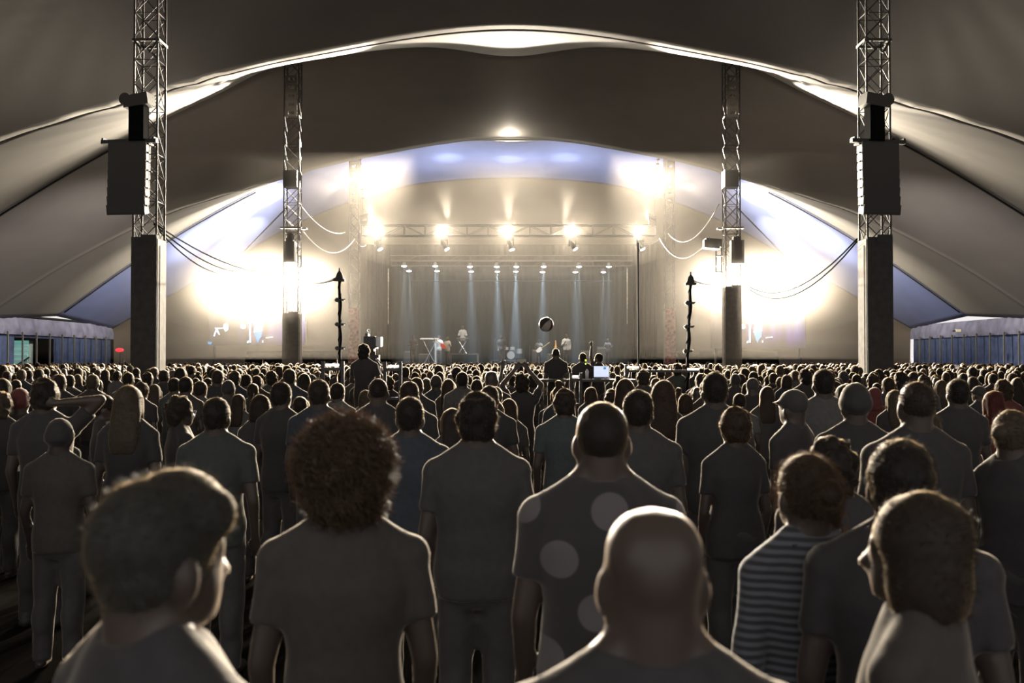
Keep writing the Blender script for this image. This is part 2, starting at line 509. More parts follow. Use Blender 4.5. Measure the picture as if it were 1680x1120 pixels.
# ---------------------------------------------------------------- loudspeaker hangs on the near masts
def line_array(sx):
    w = side_word[sx]
    cx, cy = at(212 if sx < 0 else 1441, 300, 25.3).x, 25.3
    yaw = math.radians(-7 if sx < 0 else 10)
    root = empty('line_array', (cx, cy, 0), yaw)
    tag(root, 'curved black hang of stacked loudspeaker cabinets on the %s mast' % w, 'loudspeaker', 'loudspeaker hangs')
    ztop = at(0, 236, 25.3).z; zbot = at(0, 352, 25.3).z
    n = 8; h = (ztop - zbot) / n; wd = 1.02
    tilt = 0.0; y = 0.0
    for k in range(n):
        z = ztop - (k + 0.5) * h
        tilt = -0.010 - 0.022 * k
        y += 0.5 * h * 0.02 * k
        c = empty_mesh = MB()
        dpt = 0.42
        vs = []
        hh = h * 0.47
        for sz in (-1, 1):
            for (px, py) in ((-wd / 2, -dpt / 2), (wd / 2, -dpt / 2), (wd / 2 - .10, dpt / 2), (-wd / 2 + .10, dpt / 2)):
                vs.append(Euler((-tilt, 0, 0)).to_matrix() @ Vector((px, py, sz * hh * (0.84 if py > 0 else 1))) + Vector((0, -y + .1, z)))
        c.add(vs, [(3, 2, 1, 0), (4, 5, 6, 7), (0, 1, 5, 4), (1, 2, 6, 5), (2, 3, 7, 6), (3, 0, 4, 7)])
        cab = c.build('cabinet', M['cabinet'], root)
        gm = MB(); gm.box((0, -y + .1 - dpt / 2 - .012, z), (wd * .99, .02, hh * 2.1), (-tilt, 0, 0)); gm.build('grille', M['grille'], cab)
        hm_ = MB()
        for s in (-1, 1):
            hm_.box((s * (wd / 2 + .01), -y - .02, z + hh * .9), (.05, .05, .04))
        hm_.build('rigging_link', M['black'], cab)
    m = MB(); m.box((0, .0, ztop + .06), (1.48, .14, .10)); m.box((0, .1, ztop + .02), (1.0, .42, .05)); m.box((-.68, 0, ztop + .12), (.05, .2, .06)); m.box((.68, 0, ztop + .12), (.05, .2, .06))
    m.build('bumper_bar', M['black'], root)
    # rigging up to a hoist in a hood
    z2 = at(0, 178, 25.3).z
    hx = at(230 if sx < 0 else 1433, 0, 25.3).x - cx
    m = MB(); m.box((hx, .0, (ztop + z2) / 2 + .05), (.40, .30, z2 - ztop)); m.box((hx + .02, -.16, (ztop + z2) / 2), (.25, .04, (z2 - ztop) * .8))
    m.build('hoist_bag', M['cloth_black'], root)
    m = MB(); m.box((hx, 0, z2 + .17), (.66, .42, .30), (0, math.radians(8 * -sx * -1), 0)); m.cyl((hx + sx * .28, -.2, z2 + .2), (hx + sx * .28, .2, z2 + .2), .16, 14)
    m.build('hoist', M['black'], root)
    return root
line_array(-1); line_array(1)

# ---------------------------------------------------------------- floodlights and followspots on the middle masts
def floodlight(x, y, z, label, group):
    root = empty('floodlight', (x, y, z)); tag(root, label, 'floodlight', group)
    m = MB(); m.box((0, .16, 0), (.62, .26, .50)); m.box((0, .33, 0), (.4, .1, .3)); m.box((0, .0, .27), (.64, .1, .03)); m.box((0, .0, -.27), (.64, .1, .03))
    m.build('housing', M['black'], root)
    m = MB(); m.box((0, .026, 0), (.56, .012, .44)); m.build('lamp_glass', M['lens'], root)
    m = MB(); m.bar((-.36, .15, 0), (-.36, .15, .4), .02); m.bar((.36, .15, 0), (.36, .15, .4), .02); m.bar((-.36, .15, .4), (.36, .15, .4), .02)
    m.bar((0, .15, .4), (0, .15, .56), .025); m.build('bracket', M['black'], root)
    return root
for i, (fx, fy, fz, pw) in enumerate(FLOODS):
    w = side_word[-1 if fx < 0 else 1]
    inner = ('inner', 'middle', 'outer')[i % 3]
    floodlight(fx, fy + .3, fz, 'glaring %s floodlight of the three behind the %s middle mast' % (inner, w), 'floodlights on the middle masts')
for sx in (-1, 1):
    w = side_word[sx]
    m = MB(); m.bar((sx * 9.0, 46.95, 6.2), (sx * 13.7, 46.95, 6.2), .04, 8); m.bar((sx * 13.5, 46.95, 6.2), (sx * 9.8, 43.3, 8.6), .03); m.bar((sx * 9.5 - .3, 43.2, 6.2), (sx * 9.5 - .3, 46.95, 6.2), .03); m.bar((sx * 9.5 + .3, 43.2, 6.2), (sx * 9.5 + .3, 46.95, 6.2), .03)
    tag(m.build('lamp_bar', M['black']), 'black scaffold bar that carries the %s row of glaring floodlights' % w, 'bar', 'lamp bars')
    # dark apparatus clamped to the mast
    root = empty('followspot', (sx * MAST_X, 42.5, 6.9)); tag(root, 'dark spotlight clamped to the %s middle mast above the glare' % w, 'spotlight', 'spotlights on the middle masts')
    s = -sx
    if sx > 0:
        m = MB(); m.box((-.95, 0, .0), (.62, .5, .42), (0, .08, 0)); m.box((-.62, 0, .02), (.12, .4, .34)); m.box((-1.28, 0, 0), (.06, .42, .36)); m.build('lamp_body', M['black'], root)
        m = MB(); m.box((-.78, 0, -.75), (.05, .05, .9)); m.box((-.55, 0, -.7), (.05, .05, 1.1)); m.box((-.66, 0, -.5), (.3, .06, .06)); m.box((-.66, 0, -1.2), (.3, .06, .06)); m.build('yoke', M['black'], root)
        m = MB(); m.box((.12, 0, -.35), (.55, .4, 1.0)); m.box((.1, 0, .1), (.3, .3, .4)); m.build('ballast_box', M['black'], root)
    else:
        m = MB(); m.box((0, 0, -.35), (.46, .4, .9)); m.ball((.02, 0, .28), (.17, .2, .22)); m.box((0, 0, .05), (.3, .3, .4)); m.build('lamp_body', M['black'], root)
        m = MB(); m.box((.5, 0, -.75), (.04, .04, .5)); m.box((.42, 0, -.52), (.18, .05, .05)); m.box((.42, 0, -1.0), (.18, .05, .05)); m.build('yoke', M['black'], root)
        m = MB(); m.ball((.42, 0, .25), (.07, .1, .14)); m.ball((.42, 0, 2.9), (.10, .1, .2)); m.bar((.38, 0, 4.5), (.42, 0, 2.9), .025); m.build('pulley', M['black'], root)

# ---------------------------------------------------------------- front truss over the stage
tr = empty('stage_truss', (0, TRUSS_Y, 0)); tag(tr, 'long horizontal box truss carrying five glaring moving heads over the stage front', 'truss')
xl, xr = at(596, 0, TRUSS_Y).x, at(1074, 0, TRUSS_Y).x
zt, zb = at(0, 370, TRUSS_Y).z, at(0, 387, TRUSS_Y).z
m = MB()
for yy in (-.3, .3):
    for zz in (zt, zb): m.bar((xl, yy, zz), (xr, yy, zz), .045, 8)
m.build('chord', M['steel'], tr)
m = MB(); n = 14
for k in range(n + 1):
    x = xl + (xr - xl) * k / n
    for yy in (-.3, .3): m.box((x, yy, (zt + zb) / 2), (.06, .05, zt - zb))
    m.bar((x, -.3, zt), (x, .3, zt), .02); m.bar((x, -.3, zb), (x, .3, zb), .02)
    if k < n:
        x2 = xl + (xr - xl) * (k + 1) / n
        for yy in (-.3, .3):
            if k % 2: m.bar((x, yy, zb), (x2, yy, zt), .022)
            else: m.bar((x, yy, zt), (x2, yy, zb), .022)
m.build('bracing', M['steel'], tr)
def moving_head(px, py, tilt, up, label):
    p = at(px, py, TRUSS_Y - 0.2)
    root = empty('moving_head', p); tag(root, label, 'stage light', 'moving heads on the front truss')
    s = 1 if up else -1
    m = MB(); m.box((0, 0, .0), (.42, .36, .16)); m.box((0, 0, -s * .12), (.12, .1, .12)); m.build('base', M['black'], root)
    m = MB(); m.box((-.2, 0, s * .26), (.07, .2, .42)); m.box((.2, 0, s * .26), (.07, .2, .42)); m.box((0, 0, s * .10), (.42, .22, .08)); m.build('yoke', M['black'], root)
    d = Vector((math.sin(tilt), -.25, -math.cos(tilt))).normalized() * (1 if not up else -1)
    c = Vector((0, 0, s * .40))
    m = MB(); m.tube([c - d * .30, c - d * .22, c + d * .1, c + d * .34], .11, 14, .17); m.build('lamp_head', M['black'], root, smooth=True)
    m = MB(); m.cyl(c + d * .335, c + d * .35, .15, 14); m.build('lamp_lens', M['lens'], root)
for i, (px, tl) in enumerate(zip(HEADS, (.5, .55, .35, .6, .5))):
    moving_head(px + 2, 391, tl, False, 'glaring lamp hung under the stage truss, %s from the left' % ('first', 'second', 'third', 'fourth', 'fifth')[i])
moving_head(598, 366, -1.0, True, 'dark lamp standing on the left end of the stage truss')
moving_head(1070, 367, 1.0, True, 'dark lamp standing on the right end of the stage truss')
for sx, px in ((-1, 590), (1, 1080)):
    top = at(px, 255, TRUSS_Y)
    bot = at(px + (8 if sx < 0 else -8), 360, TRUSS_Y)
    m = MB()
    k = 16
    for i in range(k):
        t = i / (k - 1); v = top.lerp(bot, t)
        if i < k - 5: m.box(v, (.20, .06, .09))
    m.tube([top, bot], .018, 6)
    tag(m.build('hoist_chain', M['alu']), 'bright chain of lamps hanging above the %s end of the stage truss' % side_word[sx], 'chain', 'chains over the truss')

# ---------------------------------------------------------------- slack cables
cab = [((253, 366, 25.7), (452, 448, 42.3), .35, 'upper black cable slung from the left loudspeaker mast to the middle mast'),
       ((253, 368, 25.7), (430, 441, 42.0), .55, 'lower black cable slung from the left loudspeaker mast to the middle mast'),
       ((255, 372, 25.7), (400, 442, 42.0), .6, 'thin lowest cable slung from the left loudspeaker mast'),
       ((486, 452, 42.6), (556, 455, 22.0), .22, 'black cable running to the top of the left wrapped pole'),
       ((1132, 458, 22.0), (1185, 462, 42.6), .12, 'black cable running to the top of the right wrapped pole'),
       ((1406, 392, 25.7), (1212, 458, 42.5), .95, 'black cable sagging from the right loudspeaker mast to the middle mast'),
       ((1406, 396, 25.7), (1214, 460, 42.5), 1.1, 'second black cable just under the sagging one at right')]
for a, b, sag, lab in cab:
    rope(at(*a), at(*b), sag, 0.022 if a[2] < 30 else .03, 'cable', lab, 'black cables', M['cable'], 'cable')
cabw = [((490, 333, 43), (566, 381, 59.6), .5, 'upper pale cable from left middle mast to far mast'),
        ((490, 370, 43), (582, 392, 59.6), 1.0, 'lower pale cable from left middle mast to far mast'),
        ((1180, 335, 43), (1096, 383, 59.6), 1.0, 'upper pale cable from right middle mast to far mast'),
        ((1158, 400, 43), (1082, 391, 59.6), .9, 'lower pale cable from right middle mast to far mast'),
        ((584, 395, 60), (600, 402, 61.5), .2, 'short pale cable between left far mast and stage truss'),
        ((1082, 391, 60), (1055, 398, 61.5), .2, 'short pale cable between right far mast and stage truss')]
for a, b, sag, lab in cabw:
    rope(at(*a), at(*b), sag, 0.028, 'cable', lab, 'pale cables', M['cable_white'], 'cable')
# ---------------------------------------------------------------- stage
DECK = 1.62
M['deck'] = mat('stage_deck', (.018, .018, .02), .6)
M['chrome'] = mat('chrome', (.75, .78, .82), .18, 1.0)
M['white_plastic'] = mat('white_plastic', (.75, .76, .78), .4)
M['red_wood'] = mat('red_lacquer', (.50, .05, .02), .3)
M['drum_shell'] = mat('drum_shell', (.45, .5, .56), .3, .5)
M['brass'] = mat('cymbal_brass', (.75, .6, .3), .25, 1.0)
m = MB(); m.box((0, 69.2, DECK - .1), (17.5, 11.0, .2)); m.box((0, 63.7, DECK / 2), (17.5, .06, DECK))
for k in range(9): m.box((-8.5 + k * 2.12, 66, DECK / 2 - .1), (.1, .1, DECK - .2))
so = m.build('stage_platform', M['deck']); tag(so, 'low black stage platform under the blue beams behind the crowd', 'stage')
def drape(x0, x1, y, z0, z1, label, amp=.05, k=200):
    vs, fs = [], []
    for j, z in enumerate((z0, (z0 + z1) / 2, z1)):
        for i in range(k + 1):
            x = x0 + (x1 - x0) * i / k
            vs.append((x, y + amp * math.sin(i * 1.3) * (1 - .4 * j / 2), z))
    for j in range(2):
        for i in range(k):
            a = j * (k + 1) + i; fs.append((a, a + 1, a + k + 2, a + k + 1))
    m = MB(); m.add(vs, fs); o = m.build('drape', M['cloth_black'], smooth=True)
    o.modifiers.new('thickness', 'SOLIDIFY').thickness = .015
    tag(o, label, 'curtain', 'black stage drapes'); return o
drape(-9.4, 9.4, 74.6, DECK, 10.6, 'wide black drape closing the back of the stage')
drape(-9.6, -8.1, 66.0, .1, 9.6, 'narrow black side drape at the left edge of the stage', k=24)
drape(8.1, 9.6, 66.0, .1, 9.6, 'narrow black side drape at the right edge of the stage', k=24)
drape(-27, -9.6, 75.2, .1, 2.6, 'low dark drape behind the left video screen', k=90)
drape(9.6, 27, 75.2, .1, 2.6, 'low dark drape behind the right video screen', k=90)
# overhead bars with downlights
for yy, zz, lab in ((66.6, at(0, 430, 66.6).z, 'front lighting bar carrying the upper row of blue downlights'), (69.0, at(0, 439, 69.0).z, 'rear lighting bar carrying the lower row of blue downlights')):
    m = MB(); m.bar((-8.4, yy, zz + .12), (8.4, yy, zz + .12), .03, 8); m.bar((-8.4, yy, zz + .45), (8.4, yy, zz + .45), .03, 8)
    for k in range(13): m.bar((-8.4 + 1.4 * k, yy, zz + .12), (-8.4 + 1.4 * k + (.7 if k % 2 else 0), yy, zz + .45), .014)
    tag(m.build('lighting_bar', M['black']), lab, 'truss', 'lighting bars over the stage')
m = MB(); z = at(0, 461, 74.2).z; m.bar((-7.5, 74.1, z), (7.5, 74.1, z), .05, 8)
for k in range(10): m.bar((-7 + 1.5 * k, 74.1, z), (-7 + 1.5 * k, 74.1, z + .35), .015)
tag(m.build('curtain_rail', M['steel']), 'pale horizontal rail across the top of the stage back drape', 'rail')
nth = ('first', 'second', 'third', 'fourth', 'fifth', 'sixth', 'seventh', 'eighth')
def par(px, py, y, aim, label, pw, ang):
    p = at(px, py, y)
    root = empty('stage_downlight', p); tag(root, label, 'stage light', 'blue downlights over the stage')
    d = (Vector(aim) - p).normalized()
    m = MB(); m.tube([p * 0 - d * .26, -d * .2, -d * .0], .08, 12, .14, cap=True); m.build('lamp_can', M['black'], root, smooth=True)
    m = MB(); m.ball((0, 0, -.02), (.17, .17, .055), 12, 6); m.build('lamp_lens', M['lens_blue'], root)
    lamp('downlight_beam', p + d * .12, pw, BLUE, 'SPOT', aim, .05, ang, .35)
for i, (a, b, c, d_) in enumerate(DOWN):
    pa = at(a, b, 66.6); pb = at(c, d_, 69.0)
    strong = (1.0, 1.5, 1.2, 1.7, 2.2, 1.5, 1.3, 1.1)[i]
    par(a, b, 66.6, (pa.x + .0, 66.8, DECK), 'bluish downlight, %s from the left in the upper row' % nth[i], 7000 * strong, 11)
    par(c, d_, 69.0, (pb.x + (.3 if i < 4 else -.1), 69.2, DECK), 'bluish downlight, %s from the left in the lower row' % nth[i], 7000 * strong, 11)
# hanging strings at the two stage edges
for sx, px in ((-1, 637), (1, 1029)):
    a = at(px, 440, 65.4); b = at(px, 532, 65.4)
    m = MB(); m.tube([a, b], .02, 6)
    for t in (.1, .16, .22, .55, .62, .7, .95): m.box(a.lerp(b, t), (.05, .05, .18))
    tag(m.build('hanging_string', M['cable_white']), 'pale dotted string hanging at the %s stage edge' % side_word[sx], 'string', 'hanging strings')

# drum riser and low riser
def riser(px0, px1, y, w, h, label):
    x0, x1 = at(px0, 0, y).x, at(px1, 0, y).x
    root = empty('riser', ((x0 + x1) / 2, y, DECK)); tag(root, label, 'riser', 'risers on the stage')
    m = MB(); m.box((0, 0, h - .05), (x1 - x0, w, .1)); m.build('platform', M['steel'], root)
    for sx in (-1, 1):
        for sy in (-1, 1):
            m = MB(); m.box((sx * ((x1 - x0) / 2 - .06), sy * (w / 2 - .06), (h - .1) / 2), (.07, .07, h - .1)); m.build('leg', M['alu'], root)
    return (x0 + x1) / 2, h
riser(738, 786, 70.6, 2.0, .78, 'long riser with metal edge under the player in white')
riser(805, 858, 71.0, 2.2, .35, 'low riser under the drum kit')

def keyboard(px, py, y, w, label, floor=DECK, white=False):
    p = at(px, py, y); root = empty('keyboard', (p.x, y, floor)); tag(root, label, 'keyboard', 'keyboards on stage')
    h = p.z - floor
    m = MB(); m.box((0, 0, h), (w, .35, .09)); m.build('body', M['white_plastic'] if white else M['black'], root)
    m = MB(); m.box((0, .05, h + .05), (w * .9, .16, .02)); m.build('key_bed', M['white_plastic'], root)
    for s in (-1, 1):
        m = MB(); m.bar((s * w * .38, 0, h - .05), (-s * w * .3, 0, 0.02), .02); m.build('leg', M['chrome'], root)
keyboard(705, 555.5, 69, 1.3, 'keyboard on a crossed stand beside the guitarist', white=True)
keyboard(759, 555.5, 70.2, .9, 'small keyboard in front of the white-shirted player on the riser', DECK + .78)
def mic_stand(px, pyt, y, label, boom=0.0):
    p = at(px, pyt, y); h = p.z - DECK
    root = empty('microphone_stand', (p.x, y, DECK)); tag(root, label, 'microphone stand', 'microphone stands')
    m = MB(); m.bar((0, 0, .02), (0, 0, h), .018)
    if boom: m.bar((0, 0, h), (boom, -.1, h + .08), .014)
    m.build('pole', M['chrome'], root)
    m = MB()
    for k in range(3): m.bar((0, 0, .12), (.28 * math.cos(k * 2.1), .28 * math.sin(k * 2.1), .01), .012)
    m.build('tripod', M['chrome'], root)
    m = MB(); m.ball((boom, -.1 if boom else 0, h + .1), (.035, .035, .05)); m.build('microphone', M['black'], root)
mic_stand(714, 562, 66.2, 'microphone stand beside the guitarist', -.2)
mic_stand(929, 568, 66.0, 'microphone stand under the singer in the black waistcoat')
mic_stand(869, 566, 66.4, 'microphone stand beside the right guitarist')
mic_stand(811, 556, 67.6, 'microphone stand beside the drum kit', .15)
# a pale upright panel next to the guitarist
p = at(714.5, 563, 67); m = MB(); m.box((p.x, 67, (p.z + DECK) / 2), (.11, .1, p.z - DECK)); m.box((p.x, 67, DECK + .02), (.4, .4, .04))
tag(m.build('light_column', mat('pale_column', (.6, .68, .72), .5)), 'slim pale upright column standing next to the guitarist', 'column')
# drums
c = at(838, 575, 70.9); kit = empty('drum_kit', (c.x, 70.9, DECK + .35)); tag(kit, 'shiny drum kit with cymbals on the low riser', 'drum kit')
m = MB(); m.cyl((0, -.25, .3), (0, .25, .3), .28, 20); m.build('bass_drum', M['drum_shell'], kit)
for x, y, z, r, h in ((-.3, -.1, .68, .15, .2), (.12, -.1, .68, .16, .22), (.62, .05, .42, .2, .34), (-.62, .2, .55, .17, .14)):
    m = MB(); m.cyl((x, y, z), (x, y, z + h), r, 18); m.build('drum', M['drum_shell'], kit)
for x, y, z, r in ((-.8, -.05, 1.0, .24), (-.45, .3, 1.3, .26), (.55, .3, 1.3, .28), (.95, .0, 1.05, .26)):
    m = MB(); m.tube([(x, y, z), (x, y, z + .01), (x, y, z + .04)], r, 20, .04); cy = m.build('cymbal', M['brass'], kit, smooth=True)
    m = MB(); m.bar((x, y, 0), (x, y, z), .014); m.build('stand', M['chrome'], cy)
# small amplifiers and floor wedges
def amp(px, y, w, h, label):
    x = at(px, 0, y).x; root = empty('amplifier', (x, y, DECK)); tag(root, label, 'amplifier', 'amplifiers on the stage')
    m = MB(); m.box((0, .0, h / 2), (w, .35, h)); m.build('cabinet', M['black'], root)
    m = MB(); m.box((0, -.18, h * .43), (w * .88, .02, h * .7)); m.build('grille', M['grille'], root)
    m = MB(); m.box((0, -.18, h * .9), (w * .8, .02, h * .1)); m.build('control_panel', M['alu'], root)
for i, (px, y, w, h) in enumerate(((672, 72, .7, 1.0), (697, 72, .8, .8), (880, 72.3, .7, 1.1), (905, 72.3, .7, .8), (962, 72, .8, 1.0), (985, 72, .6, 1.3))):
    amp(px, y, w, h, 'black amplifier at the back of the stage, %s from the left' % nth[i])
# guitar
def guitar(p, rz, tilt, material, label):
    root = empty('electric_guitar', p, rz); tag(root, label, 'guitar', 'guitars')
    R = Euler((0, tilt, 0)).to_matrix()
    m = MB(); m.add([R @ Vector(v) for v in [(-.12, -.03, .1), (.10, -.03, .13), (.22, -.03, .02), (.12, -.03, -.14), (-.10, -.03, -.16), (-.24, -.03, -.1), (-.26, -.03, .06)] ] + [R @ Vector(v) for v in [(-.12, .02, .1), (.10, .02, .13), (.22, .02, .02), (.12, .02, -.14), (-.10, .02, -.16), (-.24, .02, -.1), (-.26, .02, .06)]],
          [tuple(range(6, -1, -1)), tuple(range(7, 14))] + [(i, (i + 1) % 7, 7 + (i + 1) % 7, 7 + i) for i in range(7)])
    m.build('body', material, root)
    m = MB(); m.add([R @ Vector(v) for v in [(x, y, z) for x in (.15, .85) for y in (-.04, -.01) for z in (-.025, .025)]], [(0, 1, 3, 2), (4, 6, 7, 5), (0, 4, 5, 1), (2, 3, 7, 6), (0, 2, 6, 4), (1, 5, 7, 3)])
    m.build('neck', M['brass'], root)
g1 = at(727, 567, 66.55); guitar(g1, math.pi, math.radians(-38), M['red_wood'], 'red electric guitar held by the player in the pale jacket')
g2 = at(885, 573, 66.75); guitar(g2, 0, math.radians(-35), M['white_plastic'], 'pale electric guitar held by the dark figure right of the drums')

# ---------------------------------------------------------------- video screens
def screen_mat(name, ox):
    m = bpy.data.materials.new(name); m.use_nodes = True
    nt = m.node_tree; b = nt.nodes['Principled BSDF']
    b.inputs['Base Color'].default_value = (.02, .02, .02, 1)
    tc = nt.nodes.new('ShaderNodeTexCoord'); sp = nt.nodes.new('ShaderNodeSeparateXYZ')
    nt.links.new(tc.outputs['Object'], sp.inputs[0])
    ramp = nt.nodes.new('ShaderNodeValToRGB')
    mr = nt.nodes.new('ShaderNodeMapRange'); mr.inputs['From Min'].default_value = -1.35; mr.inputs['From Max'].default_value = 1.35
    nt.links.new(sp.outputs['Z'], mr.inputs['Value']); nt.links.new(mr.outputs[0], ramp.inputs[0])
    e = ramp.color_ramp.elements
    e[0].position = 0; e[0].color = (.012, .006, .05, 1); e[1].position = 1; e[1].color = (.20, .22, .42, 1)
    x = e.new(.25); x.color = (.06, .035, .20, 1); x = e.new(.55); x.color = (.10, .12, .32, 1)
    n = nt.nodes.new('ShaderNodeTexNoise'); n.inputs['Scale'].default_value = .8
    mp = nt.nodes.new('ShaderNodeMapping'); mp.inputs['Scale'].default_value = (1.6, 1, .3); mp.inputs['Location'].default_value = (ox, 0, 0)
    nt.links.new(tc.outputs['Object'], mp.inputs[0]); nt.links.new(mp.outputs[0], n.inputs['Vector'])
    r2 = nt.nodes.new('ShaderNodeMapRange'); r2.inputs['From Min'].default_value = .35; r2.inputs['From Max'].default_value = .65; r2.inputs['To Min'].default_value = .25; r2.inputs['To Max'].default_value = 1.6
    nt.links.new(n.outputs['Fac'], r2.inputs['Value'])
    # the left part of the picture is darker than the right
    r3 = nt.nodes.new('ShaderNodeMapRange'); r3.inputs['From Min'].default_value = -1.5; r3.inputs['From Max'].default_value = 1.5; r3.inputs['To Min'].default_value = .1; r3.inputs['To Max'].default_value = 1.0
    nt.links.new(sp.outputs['X'], r3.inputs['Value'])
    mm = nt.nodes.new('ShaderNodeMath'); mm.operation = 'MULTIPLY'; nt.links.new(r2.outputs[0], mm.inputs[0]); nt.links.new(r3.outputs[0], mm.inputs[1])
    nt.links.new(ramp.outputs[0], b.inputs['Emission Color']); nt.links.new(mm.outputs[0], b.inputs['Emission Strength'])
    return m
M['vid_white'] = mat('screen_white', (.02, .02, .02), .5, emit=(.75, .92, 1.0), estr=1.4)
M['vid_blue'] = mat('screen_blue', (.02, .02, .02), .5, emit=(.10, .38, .80), estr=1.0)
M['vid_dark'] = mat('screen_dark', (.02, .02, .02), .5, emit=(.03, .02, .06), estr=1.0)
def screen(sx, px0, px1, py0, py1, mx):
    y = 65.5
    a, b = at(px0, py0, y), at(px1, py1, y)
    c = Vector(((a.x + b.x) / 2, y, (a.z + b.z) / 2)); w, h = b.x - a.x, a.z - b.z
    root = empty('video_screen', c); tag(root, 'large %s video screen showing a guitarist in white, washed out by haze' % side_word[sx], 'screen', 'video screens')
    m = MB(); m.box((0, .06, 0), (w, .08, h)); m.build('panel', screen_mat('screen_%s' % side_word[sx], sx * 3.0), root)
    m = MB(); m.box((0, .16, 0), (w + .1, .1, h + .1)); m.build('frame', M['black'], root)
    for s in (-1, 1):
        m = MB(); m.bar((s * (w / 2 - .3), .3, -c.z), (s * (w / 2 - .3), .3, h / 2), .1); m.build('leg', M['black'], root)
    def P(px, py): v = at(px + mx, py, y); return (v.x - c.x, -.005, v.z - c.z)
    def poly(pts, mt, name, k=0):
        f = [P(*q) for q in pts]; bk = [(q[0], .015, q[2]) for q in f]; n = len(f)
        f = [(q[0], q[1] - .002 * k, q[2]) for q in f]
        mb = MB(); mb.add(f + bk, [tuple(range(n))] + [tuple(range(2 * n - 1, n - 1, -1))] + [(i, n + i, n + (i + 1) % n, (i + 1) % n) for i in range(n)])
        mb.build(name, mt, root)
    # the filmed guitarist: coat, legs, microphone stand, arm, plus small lit gear
    poly([(413, 519), (422, 516), (428, 520), (431, 532), (430, 543), (424, 548), (416, 545), (418, 532), (412, 528)], M['vid_white'], 'picture_coat')
    poly([(417, 545), (430, 543), (429, 552), (425, 557), (423, 563), (420, 556)], M['vid_blue'], 'picture_legs', 1)
    poly([(407.5, 516), (410, 512), (412, 520), (411.5, 562), (409, 562), (408.5, 532), (405, 529), (408, 526)], M['vid_white'], 'picture_stand', 2)
    poly([(394, 534), (399, 530), (403, 533), (403, 538), (399, 540), (395, 538)], M['vid_white'], 'picture_drum', 1)
    if sx < 0:
        poly([(367, 532), (371, 529), (375, 533), (374, 541), (370, 544), (366, 538)], M['vid_white'], 'picture_player', 1)
        poly([(352, 537.5), (366, 537), (366, 539), (357, 539.5), (361, 549), (359, 549), (355, 543), (352, 552), (350, 551), (354, 540)], M['vid_white'], 'picture_keys', 1)
        poly([(341, 560), (348, 561), (346, 565), (341, 564)], M['vid_blue'], 'picture_box', 1)
    poly([(436, 553), (447, 551.5), (448, 553.5), (436, 554.5)], M['vid_white'], 'picture_glint', 1)
    poly([(405, 560), (408, 558), (408, 562), (405, 563)], M['vid_white'], 'picture_pedal', 1)
    poly([(430, 558), (432, 558), (432, 562), (430, 562)], M['vid_white'], 'picture_bottle', 1)
screen(-1, 343, 500, 492, 566, 0)
screen(1, 1168, 1322, 492, 570, 820)
